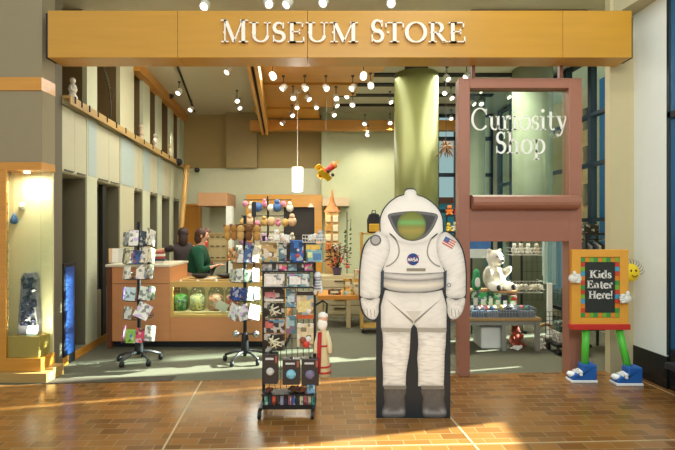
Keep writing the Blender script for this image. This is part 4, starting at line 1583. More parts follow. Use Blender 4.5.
# ------------------------------------------------------------------ tall wire merchandise rack in front
GY = 4.22                      # plane of the rack's wire grid
RX0, RX1 = XW(262, 4.12), XW(314, 4.12)
t = thing('wire_rack', 'tall black wire grid merchandise rack on casters standing on the brick pavers', 'merchandise rack', ((RX0 + RX1) / 2, GY, 0))
RK = t
ztop = ZW(236, GY)
for x in (RX0, RX1):
    mb = MB(RK.location); mb.box(x - .012, x + .012, GY - .012, GY + .012, .06, ztop); part('upright', mb, BLACK, RK)
    mb = MB(RK.location); mb.box(x - .014, x + .014, GY - .20, GY + .16, .075, .10); part('foot_bar', mb, BLACK, RK)
    for y in (GY - .18, GY + .14):
        mb = MB(RK.location)
        mb.lathe([(.012, -.014), (.036, -.012), (.036, .012), (.012, .014)], (x - .01, y, .036), 14, 'x')
        mb.box(x - .018, x + .002, y - .012, y + .012, .036, .08)
        part('caster', mb, BLACK, RK)
mb = MB(RK.location)
for k in range(10):
    x = RX0 + (RX1 - RX0) * k / 9
    mb.tube([(x, GY, .10), (x, GY, ztop)], .0028, 5)
for k in range(17):
    z = .10 + (ztop - .10) * k / 16
    mb.tube([(RX0, GY, z), (RX1, GY, z)], .0028, 5)
part('wire_grid', mb, WIRE, RK)
sh_y = [(262.5, .14), (271, .14), (287, .15), (394.5, .14)]
for yy, dep in sh_y:
    z = ZW(yy, GY - dep)
    mb = MB(RK.location); mb.box(RX0, RX1, GY - dep, GY - .004, z - .012, z); part('shelf', mb, BLACK, RK)
ztr = ZW(408, GY - .12)
mb = MB(RK.location)
mb.box(RX0, RX1, GY - .13, GY - .004, ztr - .008, ztr); mb.box(RX0, RX1, GY - .134, GY - .126, ztr, ztr + .03)
part('tray', mb, BLACK, RK)
for px0, px1 in ((270, 290), (303, 325)):
    a, b = XW(px0, GY - .1), XW(px1, GY - .1)
    z0, z1 = ZW(242, GY - .1), ZW(235, GY - .1)
    mb = MB(RK.location)
    for z in (z0, (z0 + z1) / 2, z1):
        mb.tube([(a, GY - .005, z), (a, GY - .16, z), (b, GY - .16, z), (b, GY - .005, z)], .003, 5)
    for k in range(9):
        x = a + (b - a) * k / 8
        mb.tube([(x, GY - .16, z1), (x, GY - .16, z0), (x, GY - .005, z0)], .0025, 4)
    part('wire_basket', mb, WHITEMETAL, RK)


def remesh(o, v=.012):
    m = o.modifiers.new('remesh', 'REMESH')
    m.mode = 'VOXEL'
    m.voxel_size = v
    m.use_smooth_shade = True


def plush(name, label, c, s, hx, pose='sit', face=0.0, belly=None, group=None, cat='plush toy', snout='#2b2420', ears='round'):
    """Soft animal; c is the point it sits on, s its height, face the turn about the vertical."""
    t = thing(name, label, cat, c, group, face)
    mb = MB()
    L_ = lambda x, y, z: (x * s, y * s, z * s)
    if pose == 'sit':
        mb.ball(L_(0, 0, .30), .27 * s, (1, .9, 1.15)); mb.ball(L_(0, -.04, .74), .20 * s, (1.05, .95, 1)); mb.ball(L_(0, -.20, .68), .095 * s, (1, 1.1, .85))
        for k in (-1, 1):
            mb.ball(L_(k * .20, -.24, .11), .12 * s, (.9, 1.7, .9)); mb.ball(L_(k * .25, -.12, .42), .09 * s, (.9, 1.1, 2.0), 12, (.5, k * .45, 0))
            if ears == 'round':
                mb.ball(L_(k * .15, -.02, .92), .065 * s, (1, .6, 1))
    else:                                            # lying, as a seal
        mb.ball(L_(0, 0, .26), .26 * s, (1.0, 1.75, .95)); mb.ball(L_(0, -.42, .40), .19 * s); mb.ball(L_(0, .50, .16), .13 * s, (1.5, 1.2, .5))
        for k in (-1, 1):
            mb.ball(L_(k * .28, -.12, .10), .11 * s, (1.4, 1, .45))
    b = part('plush_body', mb, M(hx, .95, var=.06, scale=40, bump=.3), t, True)
    remesh(b, max(.008, s * .035))
    mb = MB()
    if pose == 'sit':
        mb.ball(L_(0, -.315, .70), .035 * s)
        for k in (-1, 1):
            mb.ball(L_(k * .085, -.225, .79), .024 * s)
    else:
        mb.ball(L_(0, -.61, .40), .035 * s)
        for k in (-1, 1):
            mb.ball(L_(k * .08, -.58, .47), .024 * s)
    part('eyes_and_nose', mb, M(snout, .3), t, True)
    return t


s_b = GY - .1
plush('white_plush', 'white plush animal in the wire basket at the left of the wire rack top', (XW(276, s_b), s_b + .02, ZW(242, s_b) + .005), .11, '#e8e6de', face=.3, group='plush in the rack baskets')
plush('white_plush', 'fluffy white plush flopping out of the left top basket of the wire rack', (XW(286, s_b), s_b - .03, ZW(242, s_b) + .005), .12, '#efeee8', 'lie', -.5, group='plush in the rack baskets')
plush('white_plush', 'white plush in the middle of the right top basket of the wire rack', (XW(312, s_b), s_b, ZW(242, s_b) + .005), .12, '#e6e9e8', 'lie', .6, group='plush in the rack baskets')
plush('grey_plush', 'pale grey plush at the end of the right top basket of the wire rack', (XW(320.5, s_b), s_b, ZW(242, s_b) + .005), .10, '#b9c2cb', face=-.3, group='plush in the rack baskets')


def pack(name, label, x0, y0, x1, y1, Y, dep, hx, cat='package', var=.18, sc=22, group=None, deco=None, rot=0.0, zbase=None):
    """Boxed or bagged article with its printed panel; photo rows y0..y1 set its height at distance Y."""
    X0, X1, Z0, Z1 = XW(x0, Y), XW(x1, Y), ZW(y1, Y), ZW(y0, Y)
    if zbase is not None:
        Z1 += zbase - Z0
        Z0 = zbase
    c = ((X0 + X1) / 2, Y + dep / 2, Z0)
    if not deco:
        mb = MB(c); mb.obox(((X0 + X1) / 2, Y + dep / 2, (Z0 + Z1) / 2), (X1 - X0, dep, Z1 - Z0), (0, 0, rot))
        return tag(part(name, mb, PM(hx, 36), bev=.003), label, cat, group)
    t = thing(name, label, cat, c, group)
    mb = MB(c); mb.box(X0, X1, Y, Y + dep, Z0, Z1); part('package_body', mb, PM(hx, 24) if name != 'globe_package' else M(hx, .3, var=.15), t, bev=.004)
    W, H = X1 - X0, Z1 - Z0
    for (nm, kind, u, v, a, b, col) in deco:
        mb = MB(c)
        cx, cz = X0 + u * W, Z0 + v * H
        if kind == 'r':
            mb.box(cx - a * W / 2, cx + a * W / 2, Y - .004, Y, cz - b * H / 2, cz + b * H / 2)
        elif kind == 'b':
            mb.ball((cx, Y - .004, cz), a * W / 2, (1, .5, 1), 16)
        elif kind == 'x':                             # bone-like strokes
            for q in range(int(b)):
                an = q * 2.4 + .4
                r = a * W / 2
                px_, pz_ = cx + .12 * W * math.sin(q * 1.7), cz + .14 * H * math.cos(q * 2.3)
                mb.tube([(px_ - r * math.cos(an), Y - .006, pz_ - r * math.sin(an)), (px_, Y - .010, pz_), (px_ + r * math.cos(an), Y - .006, pz_ + r * math.sin(an))], .007, 6)
        part(nm, mb, M(col, .4, var=.25, scale=40), t, kind != 'r')
    return t


gf = GY - .012
G1 = 'books and cards on the upper wire rack'
def shz(i):
    return ZW(sh_y[i][0], GY - sh_y[i][1])
pack('picture_book', 'tan picture book with a pale figure on the upper shelf of the wire rack', 261.5, 241, 277, 262, GY - .10, .015, '#b59a66', 'book', group=G1, deco=[('cover_figure', 'b', .55, .35, .3, 0, '#e6dfcf'), ('cover_band', 'r', .5, .9, .9, .12, '#8f7a4a')], zbase=shz(0))
pack('picture_card', 'teal and white picture card on the upper shelf of the wire rack', 278.5, 241, 286.5, 262, GY - .10, .012, '#5d7c86', 'card', group=G1, deco=[('cover_figure', 'b', .5, .5, .5, 0, '#c4d3d2')], zbase=shz(0))
pack('picture_book', 'blue picture book with red and white dots on the wire rack upper shelf', 290, 240, 303.5, 262, GY - .10, .015, '#2d62a8', 'book', group=G1, deco=[('cover_rocket', 'b', .6, .55, .2, 0, '#e8e3df'), ('cover_flame', 'b', .55, .3, .3, 0, '#c5473a')], zbase=shz(0))
pack('picture_book', 'yellow and turquoise activity book on the upper shelf of the wire rack', 306, 243, 322, 261.5, GY - .11, .02, '#78a9b4', 'book', group=G1, deco=[('cover_band', 'r', .45, .82, .9, .26, '#d9b85a'), ('cover_patch', 'r', .7, .3, .5, .35, '#4f7fb4'), ('cover_patch', 'r', .25, .4, .3, .3, '#c9d79a')], zbase=shz(0))
G2 = 'folded goods on the wire rack shelves'
for x0, x1, hx, lab in ((262.5, 272, '#8f9498', 'grey folded cloth'), (273, 278.5, '#2c2a2d', 'black pouch'), (279, 287.5, '#cf4f7d', 'pink pouch'), (288, 297, '#7fa2ad', 'pale teal pouch'), (297.5, 304, '#34343a', 'charcoal pouch'), (304.5, 312, '#b94a86', 'magenta pouch')):
    pack('pouch', '%s on the second shelf of the wire rack' % lab, x0, 263.8, x1, 271, GY - .12, .09, hx, 'pouch', group=G2, zbase=shz(1))
for x0, x1, hx, lab, st in ((264, 284.5, '#c9c7c0', 'bagged white shirt', '#f4f2ec'), (287, 309.5, '#7fa6ac', 'bagged teal shirt', '#e9eeee')):
    pack('folded_shirt', '%s lying on the third shelf of the wire rack' % lab, x0, 274, x1, 287, GY - .14, .11, hx, 'shirt', group=G2, zbase=shz(2),
         deco=[('fold', 'r', .36, .5, .5, .62, st), ('sleeve', 'r', .78, .42, .26, .4, st), ('collar', 'x', .6, .72, .22, 2, '#8b9297')])
G3 = 'bagged toys hanging on the wire rack'
D = GY - .045
pack('toy_bag', 'dark bag with a pink and white card hanging below the white shirt', 264, 288.5, 284.5, 302, D, .035, '#3a3136', group=G3, deco=[('header_card', 'r', .3, .55, .5, .4, '#c07c86'), ('label_strip', 'r', .5, .14, .9, .16, '#d5d5d3')])
pack('slim_package', 'slim pale blue package hanging on the middle of the wire rack', 286, 289, 296, 307, D, .03, '#5e8ca8', group=G3, deco=[('label_patch', 'r', .5, .45, .7, .35, '#b6ced6')])
pack('toy_bag', 'black bag of bone white toy dinosaurs hanging on the wire rack', 264, 303, 284.5, 318, D, .035, '#191a1c', group=G3, deco=[('toy_pieces', 'x', .5, .5, .5, 5, '#d8d2bd')])
pack('toy_bag', 'cream and amber bag hanging at the right of the wire rack', 296.5, 291.5, 313.5, 319, D, .035, '#cdb98c', group=G3, deco=[('header_card', 'r', .5, .93, 1, .14, '#33302c'), ('window_panel', 'r', .45, .45, .75, .4, '#d8ca8e'), ('toy_figure', 'b', .72, .28, .3, 0, '#eef0f2'), ('bottom_band', 'r', .5, .08, 1, .14, '#b4562f')])
pack('toy_bag', 'dark bag with red card and blue strip hanging on the wire rack', 264, 319.5, 284.5, 333, D, .035, '#2d2d34', group=G3, deco=[('header_card', 'r', .26, .62, .4, .5, '#b5605c'), ('label_strip', 'r', .6, .85, .7, .18, '#5b86a0')])
pack('slim_package', 'slim teal package hanging under the pale blue package', 286, 316, 296, 334, D, .03, '#47707e', group=G3, deco=[('label_patch', 'r', .5, .6, .7, .3, '#8fb0b6')])
pack('toy_bag', 'cream bag with red and brown figures hanging low on the wire rack', 297, 324, 313.5, 347, D, .035, '#c9bd9b', group=G3, deco=[('toy_figure', 'b', .35, .3, .4, 0, '#8a4330'), ('toy_figure', 'b', .7, .35, .35, 0, '#dcdcd8'), ('toy_figure', 'b', .55, .12, .45, 0, '#c4392f')])
pack('toy_bag', 'black bag of cream skeleton pieces hanging lowest at the left of the wire rack', 264, 334.5, 284.5, 351, D, .035, '#17181a', group=G3, deco=[('toy_pieces', 'x', .5, .5, .55, 7, '#d9d2b4')])
G4 = 'black clamshell packs on the wire rack'
D = GY - .11
for x0, y0, x1, y1, hx, lab, rad in ((263, 354, 277.5, 384, '#c9cac6', 'black clamshell pack with a white toy on the wire rack', .55), (282.5, 359.5, 299.5, 385, '#7fc0de', 'black clamshell pack with a glowing light blue globe on the wire rack', .58), (301.5, 359, 318.5, 386, '#75708c', 'black clamshell pack with a grey purple globe on the wire rack', .58)):
    pack('globe_package', lab, x0, y0, x1, y1, D, .09, '#2b2d33', group=G4, var=.1, deco=[('globe', 'b', .5, .42, rad, 0, hx), ('title_strip', 'r', .45, .84, .55, .07, '#c9ccd0'), ('corner_flash', 'r', .9, .82, .12, .24, '#a8564a')])
    z_ = ZW(y0, D) + .01
    mb = MB(RK.location); mb.tube([((XW(x0, D) + XW(x1, D)) / 2, GY, z_ + .015), ((XW(x0, D) + XW(x1, D)) / 2, D - .01, z_)], .004, 5); mb.box((XW(x0, D) + XW(x1, D)) / 2 - .012, (XW(x0, D) + XW(x1, D)) / 2 + .012, D + .02, D + .06, z_ - .025, z_ + .004); part('hook', mb, WIRE, RK)
G5 = 'small boxes in the bottom tray of the wire rack'
hxs = [('#3f8f78', 'green'), ('#27313d', 'dark blue'), ('#c9573d', 'orange red'), ('#3a3230', 'brown'), ('#8d8fa8', 'lilac'), ('#2c2b3a', 'black'), ('#d98ba0', 'pink'), ('#3b4f8e', 'blue'), ('#29302f', 'dark green'), ('#b9bfa0', 'sage'), ('#b04a58', 'crimson'), ('#b8a78a', 'sand'), ('#3d8f84', 'teal')]
for k, (hx, nm) in enumerate(hxs):
    w = 51.0 / len(hxs)
    pack('small_box', '%s small box in the bottom tray of the wire rack' % nm, 264.4 + k * w, 395.8, 264.4 + (k + 1) * w - .5, 408, GY - .12, .10, hx, 'box', .2, 30, G5, zbase=ztr + .001)
zz = shz(3)
for x, hx, lab, s in ((269, '#5a2f20', 'dark red brown plush lump on the low shelf of the wire rack', .085), (294, '#4a2d1c', 'dark brown plush animal sitting low in the middle of the wire rack', .11), (302, '#6b3a22', 'russet plush animal beside the dark brown one low on the wire rack', .09)):
    plush('brown_plush', lab, (XW(x, GY - .08), GY - .08, zz), s, hx, 'lie', .9, group='brown plush on the low shelf')
pack('small_box', 'light blue small box at the end of the low shelf on the wire rack', 307, 385.5, 315, 394, GY - .12, .09, '#6d9fbe', 'box', zbase=zz)
# striped and festive plush hanging on the rack's side
c = Vector((XW(317.5, GY - .05), GY - .05, ZW(293, GY - .05)))
t = thing('hanging_plush', 'white striped plush hanging on the side of the wire rack', 'plush toy', c)
mb = MB(c)
mb.ball((c.x, c.y, c.z + .15), .035); mb.ball((c.x + .005, c.y, c.z + .08), .036, (.9, .8, 1.7)); mb.ball((c.x + .03, c.y, c.z + .03), .02, (.8, .8, 2)); mb.ball((c.x - .02, c.y, c.z + .02), .02, (.8, .8, 2))
o = part('plush_body', mb, M('#dfe5ec', .95, var=.05), t, True); remesh(o, .008)
mb = MB(c)
for k in range(5):
    z = c.z + .04 + .025 * k
    mb.tube([(c.x + .031 * math.cos(a), c.y + .03 * math.sin(a), z) for a in [PI + PI * q / 8 for q in range(9)]], .004, 5)
part('stripes', mb, M('#4a5a78', .8), t)
mb = MB(c); mb.tube([(c.x, c.y, c.z + .18), (RX1, GY, c.z + .20)], .003, 4); part('loop', mb, BLACK, t)
c = Vector((XW(323, GY - .02), GY - .02, ZW(377, GY - .02)))
t = thing('festive_figure', 'white bearded plush figure in red and cream robe hanging beside the wire rack', 'plush toy', c)
s = GY / F
mb = MB(c); mb.lathe([(.001, .0), (7.5 * s, .02), (6.8 * s, .10), (5.2 * s, .26), (3.6 * s, .40), (1.5 * s, .44)], (c.x, c.y, c.z), 16); part('robe', mb, M('#d6c79c', .9, var=.08), t, True)
mb = MB(c)
mb.tube([(c.x - 3 * s, c.y - .04, c.z + .40), (c.x - 3.6 * s, c.y - .055, c.z + .25), (c.x - 4.2 * s, c.y - .06, c.z + .06)], .018, 8)
for z, r in ((.05, 7.6), (.10, 7.2), (.28, 5.2)):
    mb.tube([(c.x + r * s * math.cos(2 * PI * k / 16), c.y + r * s * math.sin(2 * PI * k / 16), c.z + z) for k in range(17)], .008, 6)
part('red_sash', mb, M('#b3262a', .8), t, True)
mb = MB(c); mb.ball((c.x, c.y, c.z + .50), .042); part('head', mb, M('#d8a98c', .7), t, True)
mb = MB(c); mb.ball((c.x - .005, c.y - .022, c.z + .465), .045, (1, .6, 1.2)); mb.ball((c.x, c.y + .01, c.z + .535), .042, (1.05, 1, .8)); part('beard', mb, M('#f0efe8', .95), t, True)
mb = MB(c)
for k in (-1, 1):
    mb.tube([(c.x + k * 3 * s, c.y, c.z + .40), (c.x + k * 6.5 * s, c.y - .02, c.z + .30), (c.x + k * 7 * s, c.y - .05, c.z + .22)], .022, 8)
part('sleeves', mb, M('#dccfa9', .9), t, True)
mb = MB(c); mb.tube([(c.x + .03, c.y, c.z + .56), (c.x + .035, c.y, c.z + .64), (c.x - .0, c.y, c.z + .67), (RX1, GY, c.z + .62)], .010, 6); part('hook_strap', mb, BLACK, t)

# ------------------------------------------------------------------ ceiling spotlights on their stems
LAMP = M('#fff6e2', .4, emit=6, var=0)
lights_real = []


def spot_proto():
    t = thing('track_spotlight', '', 'spotlight', (0, 0, 0))
    mb = MB(); mb.tube([(0, 0, .04), (0, 0, .19)], .007, 6); mb.lathe([(.028, .18), (.028, .20)], (0, 0, 0), 10); part('stem', mb, GREYMETAL, t)
    mb = MB()
    R = Matrix.Rotation(math.radians(-42), 3, 'X')
    mb.lathe([(.03, .065), (.048, .05), (.056, .0), (.056, -.052), (.050, -.053), (.046, -.04), (.001, -.038)], (0, 0, 0), 14, rot=R); part('can', mb, M('#dcdcd6', .35, var=.01), t, True)
    mb = MB(); mb.lathe([(.040, -.040), (.040, -.046)], (0, 0, 0), 14, rot=R); part('lens', mb, LAMP, t)
    return t


ORD = ['first', 'second', 'third', 'fourth', 'fifth', 'sixth', 'seventh']
rows = [
    ('first row behind the header beam', 4.20, [(272.7, 76), (363.5, 76)]),
    ('second row under the wood boards', 4.20, [(283.4, 87.4), (304.7, 87.4), (326, 87.4), (352.8, 87.4), (370.6, 85)]),
    ('third row under the wood boards', 4.20, [(293, 97), (308, 98), (336, 97.4), (347.4, 95.6), (390, 101)]),
    ('fourth row under the wood boards', 4.20, [(297, 106.6), (316.5, 106.6), (336, 104.5), (352.8, 103.8)]),
    ('fifth row before the wood fascia', 4.20, [(292, 114.5), (333.6, 114)]),
    ('row against the wood fascia', 4.24, [(282.7, 122.6), (365, 123), (390, 122), (368, 134)]),
    ('row right of the green column', 4.45, [(447, 78), (445, 92), (451, 97), (451, 118), (458, 128), (466.6, 76)]),
    ('row seen through the lettered glass', 4.45, [(473, 103), (481, 103), (480, 90), (508, 96)]),
    ('pair above the wall cabinets', 4.45, [(179, 92), (191, 109)]),
    ('row left of the hanging beam', 4.45, [(228, 71), (237, 100), (239, 107)]),
    ('row seen above the header beam', 4.45, [(205, 5), (268, 2.5), (288, 3), (324, 1.5), (391, 2)]),
]
proto = None
real = {(283, 87), (336, 97), (191, 109), (179, 92), (451, 118), (237, 100), (336, 104), (390, 122), (365, 123)}
for rname, zc, lst in rows:
    for i, (px_, py_) in enumerate(sorted(lst)):
        zl = zc - .20
        Y = (zl - EYE) * F / (HZ - py_)
        if zc < 4.3:                     # board overhead, else the pale ceiling
            over = [b for b in range(5) if boards[b][0] < Y < boards[b][1] and XW(px_, Y) < boards[b][2] - .03]
            zl = (4.20 + .03 * (over[0] % 2) if over else CEIL) - .20
            Y = (zl - EYE) * F / (HZ - py_)
        if py_ > 119:
            Y = 11.22
            zl = ZW(py_, Y)
        lab = 'white spotlight, %s from the left in the %s' % (ORD[i], rname)
        loc = (XW(px_, Y), Y, zl)
        if proto is None:
            proto = spot_proto()
            proto.location = loc
            proto['label'] = lab
            proto['group'] = 'track spotlights'
            proto.rotation_euler = (0, 0, .6)
        else:
            copy_tree(proto, loc, ((int(px_ * 3) * 37 + int(py_ * 7) * 11) % 240) / 100.0 - 1.2, lab, 'track spotlights')
        if (int(px_), int(py_)) in real:
            ld = bpy.data.lights.new('spotlight_beam', 'SPOT')
            ld.energy = 62
            ld.spot_size = 1.9
            ld.spot_blend = .8
            ld.color = WARM
            ld.shadow_soft_size = .06
            lo = bpy.data.objects.new('spotlight_beam', ld)
            lo.location = (loc[0], loc[1], loc[2] - .10)
            COL.objects.link(lo)
# black tracks on the pale ceiling at the left
mb = MB(); mb.prism([(XW(163, 6.6), 6.4), (XW(163, 6.6) + .03, 6.4), (XW(194, 11.6) + .03, 11.6), (XW(194, 11.6), 11.6)], CEIL - .03, CEIL + .01)
struct('ceiling_track', mb, SLOT)

# pendant lamp and toy biplane
Y = 9.0
c = P(297.5, 191.5, Y)
t = thing('pendant_lamp', 'white cylinder pendant lamp hanging over the counter', 'lamp', c)
mb = MB(c); r = 5.6 / F * Y
mb.lathe([(r * .95, 0), (r, .01), (r, ZW(167.5, Y) - c.z), (r * .3, ZW(167, Y) - c.z)], c, 24); part('lamp_shade', mb, M('#f6efdf', .5, var=.02, emit=.9), t, True)
mb = MB(c); mb.tube([(c.x, Y, ZW(167.5, Y)), (c.x, Y, 4.2)], .006, 6); part('cord', mb, M('#dedbd0', .5), t)
mb = MB(c); mb.lathe([(.06, 0), (.06, .05)], (c.x, Y, 4.16), 14); part('ceiling_cup', mb, WHITEMETAL, t)
pl_ = bpy.data.lights.new('pendant_bulb', 'POINT'); pl_.energy = 25; pl_.color = WARM; pl_.shadow_soft_size = .08
po = bpy.data.objects.new('pendant_bulb', pl_); po.location = (c.x, Y, c.z - .08); COL.objects.link(po)
Y = 8.6
c = P(327, 171, Y)
t = thing('toy_biplane', 'red and yellow toy biplane hanging from the ceiling', 'toy', c)
d = (P(337, 163.5, Y) - P(320, 177, Y)).normalized()
d = Vector((d.x, -.25, d.z)).normalized()
side = Vector((-.35, -.75, .55)).normalized()
side = (side - d * side.dot(d)).normalized()
up = d.cross(side)
if up.z < 0:
    up = -up
RED = M('#b5251d', .4, var=.04)
YEL = M('#e0b81f', .4, var=.04)
mb = MB(c); mb.tube([c - d * .17, c - d * .05, c + d * .06, c + d * .17], .035, 12, .062); part('fuselage', mb, RED, t, True)
for nm, off, k in (('upper_wing', .085, 1.0), ('lower_wing', -.05, .92)):
    mb = MB(c)
    q = c + d * -.07 + up * off
    pts = [q + side * a * .17 * k + d * b * .055 for a, b in ((-1, -1), (1, -1), (1.08, 0), (1, 1), (-1, 1), (-1.08, 0))]
    A_ = [mb.v(p + up * .008) for p in pts]; B_ = [mb.v(p - up * .008) for p in pts]
    mb.bm.faces.new(A_); mb.bm.faces.new(B_[::-1])
    for i in range(6):
        mb.bm.faces.new((A_[i], B_[i], B_[(i + 1) % 6], A_[(i + 1) % 6]))
    part(nm, mb, YEL, t)
mb = MB(c)
for a in (-.8, .8):
    mb.tube([c + side * a * .13 + d * -.07 + up * -.05, c + side * a * .13 + d * -.07 + up * .085], .006, 5)
part('wing_strut', mb, M('#2b2118', .5), t)
mb = MB(c); mb.lathe([(.064, -.02), (.07, .0), (.05, .035), (.001, .05)], c + d * .17, 14, rot=d.to_track_quat('Z', 'Y').to_matrix()); part('nose_cowl', mb, M('#d9792a', .4), t, True)
mb = MB(c); mb.obox(c + d * .225, (.02, .02, .20), (.4, .9, .2)); part('propeller', mb, YEL, t)
mb = MB(c)
q = c - d * .17
mb.obox(q + up * .04, (.05, .012, .09), (0, -.6, .3)); mb.obox(q, (.05, .17, .012), (.5, -.6, .3))
part('tail', mb, YEL, t)
for a in (-1, 1):
    mb = MB(c); mb.ball(c + d * .04 + side * a * .07 - up * .10, .032, (1, 1, 1), 10); part('wheel', mb, M('#1f1a16', .6), t, True)
mb = MB(c); mb.tube([c + up * .09, (c.x, Y, 4.25)], .002, 4); part('hanging_line', mb, M('#c9c6b6', .6), t)


# ------------------------------------------------------------------ display behind the terracotta frame
def table(name, label, x0, x1, y0, y1, top, hx, legs, th=.04, cat='table', leg_hex=None, apron=True):
    t = thing(name, label, cat, ((x0 + x1) / 2, (y0 + y1) / 2, 0))
    L = t.location
    mb = MB(L); mb.box(x0, x1, y0, y1, top - th, top); part('table_top', mb, M(hx, .45, var=.08, scale=3), t, bev=.005)
    if apron:
        mb = MB(L); mb.box(x0 + .03, x1 - .03, y0 + .03, y1 - .03, top - th - .06, top - th); part('apron', mb, M(leg_hex or hx, .5), t)
    for x in legs:
        for y in (y0 + .05, y1 - .05):
            mb = MB(L); mb.box(x - .028, x + .028, y - .028, y + .028, 0, top - th); part('leg', mb, M(leg_hex or hx, .5), t, bev=.004)
    return t


BT = .44
table('display_bench', 'low wood topped bench of toys behind the terracotta frame', 1.38, 2.66, 6.25, 6.95, BT, '#a98a5c', (1.42, 2.18, 2.62), leg_hex='#8f9087')
t = thing('display_riser', 'grey shelf riser standing at the back of the low toy bench', 'shelf', (2.1, 6.75, BT))
L = t.location
RT = ZW(291, 6.6)
mb = MB(L); mb.box(1.75, XW(518, 6.6), 6.6, 6.94, RT - .03, RT); part('riser_top', mb, M('#a9825a', .5, var=.06), t, bev=.004)
for x in (1.78, XW(516, 6.6)):
    mb = MB(L); mb.box(x - .015, x + .015, 6.62, 6.92, BT, RT - .03); part('riser_leg', mb, M('#8f9087', .5), t)
pb = plush('polar_bear', 'big white polar bear plush sitting on the riser behind the terracotta frame', (XW(494, 6.72), 6.72, RT), .60, '#e9e4d6', face=.35)
for k in (-1, 1):
    mb = MB(); mb.ball((k * .20 * .6, -.44 * .6, .11 * .6), .045, (1, .35, 1), 10); part('paw_pad', mb, M('#3a342c', .8), pb, True)
c = Vector((XW(476.5, 6.66), 6.66, RT))
t = thing('penguin_toy', 'small green and white penguin toy beside the polar bear plush', 'plush toy', c)
mb = MB(c); mb.lathe([(.02, 0), (.06, .02), (.065, .12), (.05, .20), (.045, .25), (.02, .30)], c, 14); part('plush_body', mb, M('#3f9a66', .8, var=.05), t, True)
mb = MB(c); mb.ball((c.x, c.y - .045, c.z + .11), .045, (.9, .5, 1.8)); part('white_belly', mb, M('#eef0ea', .8), t, True)
plush('cream_plush', 'cream plush pup lying at the right end of the riser', (XW(511, 6.7), 6.7, RT), .16, '#e3d9c4', 'lie', .4)
Y = 7.3
c = ((XW(471, Y) + XW(491, Y)) / 2, Y, ZW(262, Y))
mb = MB((c[0], Y, RT)); mb.box(XW(470, Y), XW(491, Y), Y, Y + .02, ZW(258, Y), ZW(239, Y))
t = tag(part('sky_poster', mb, M('#3f74b8', .5, var=.3, scale=6)), 'blue sky poster panel behind the polar bear plush', 'poster')
mb = MB((c[0], Y, RT)); mb.box(XW(470, Y), XW(491, Y), Y - .004, Y, ZW(258, Y), ZW(249, Y))
o = part('snow_band', mb, M('#d8e2e4', .5, var=.06, scale=8), t)
for px_ in (472, 489):
    mb = MB((c[0], Y, RT)); mb.box(XW(px_, Y) - .012, XW(px_, Y) + .012, Y + .02, Y + .04, 0, ZW(242, Y)); part('poster_post', mb, BLACK, t)
# crates and boxes on the bench
G = 'goods on the low toy bench'
for k, (x0, y0, x1, y1, yy, hx, lab, nm) in enumerate((
        (471.5, 305, 486, 318, 6.28, '#5b7186', 'grey blue wire crate of toys at the left front of the bench', 'toy_crate'),
        (487, 305, 500, 318, 6.28, '#7b8794', 'silver grey crate of toys next to the blue crate', 'toy_crate'),
        (501, 304, 518, 318, 6.28, '#5f6673', 'dark grey crate of toys near the middle of the bench', 'toy_crate'),
        (519, 305, 536, 318, 6.28, '#737f8c', 'slate crate of toys at the right end of the bench', 'toy_crate'))):
    X0, X1 = XW(x0, yy), XW(x1, yy)
    cc = ((X0 + X1) / 2, yy + .12, BT)
    t = thing(nm, lab, 'crate', cc, 'toy crates on the bench')
    H = (y1 - y0) / F * yy
    mb = MB(cc)
    for q in range(7):
        x = X0 + (X1 - X0) * q / 6
        mb.tube([(x, yy, BT), (x, yy, BT + H * .72)], .004, 4); mb.tube([(x, yy + .24, BT), (x, yy + .24, BT + H * .72)], .004, 4)
    for z in (.004, H * .36, H * .72):
        mb.tube([(X0, yy, BT + z), (X1, yy, BT + z), (X1, yy + .24, BT + z), (X0, yy + .24, BT + z), (X0, yy, BT + z)], .004, 4)
    part('wire_sides', mb, M('#9aa5ae', .35, .5), t)
    mb = MB(cc); mb.box(X0 + .01, X1 - .01, yy + .01, yy + .23, BT + .002, BT + H * .5); part('crate_liner', mb, M(hx, .5, var=.2, scale=18), t)
    for q in range(4):
        x = X0 + (X1 - X0) * (.18 + .21 * q)
        hx2 = ['#c9d0d3', '#3e5f8e', '#b9483f', '#3a3d42', '#d9c25c', '#4d8f6a', '#8a8f98'][(q * 3 + k * 2) % 7]
        cn = {'#c9d0d3': 'white', '#3e5f8e': 'blue', '#b9483f': 'red', '#3a3d42': 'black', '#d9c25c': 'yellow', '#4d8f6a': 'green', '#8a8f98': 'grey'}[hx2]
        mb = MB((x, yy + .1, BT + H * .5)); mb.ball((x, yy + .1 + .04 * (q % 2), BT + H * .62), .032, (1, 1, 1.3), 8, (q, .4, k))
        tag(part('small_toy', mb, M(hx2, .5, var=.1), smooth=True), '%s small toy poking out of the %s' % (cn, lab.split(' of toys')[0] + ' on the bench'), 'toy', 'small toys in the bench crates')
for k, (x0, y0, x1, y1, hx, lab) in enumerate(((472, 293, 479, 304, '#2e7d4c', 'dark green boxed toy at the back left of the bench'), (479.5, 295, 487, 304, '#3fa35c', 'bright green boxed toy at the back of the bench'), (487.5, 294, 494, 304, '#2f6f55', 'teal green boxed toy at the back of the bench'),
                                               (494.5, 296, 501, 304, '#57a86b', 'light green boxed toy at the back of the bench'), (502, 297, 508, 304, '#2d3036', 'black boxed toy at the back of the bench'), (509, 298, 517, 304, '#b8332c', 'red boxed toy at the back of the bench'))):
    yy = 6.56
    pack('toy_box', lab, x0, y0 - 3, x1, 313, yy, .035, hx, 'box', .2, 20, G, deco=[('label_patch', 'r', .5, .5, .6, .4, '#d7dfc9')], zbase=BT + .001)
mb = MB((XW(489, 6.5), 6.5, 0)); mb.box(XW(479, 6.5), XW(500, 6.5), 6.4, 6.8, .0, ZW(325, 6.5))
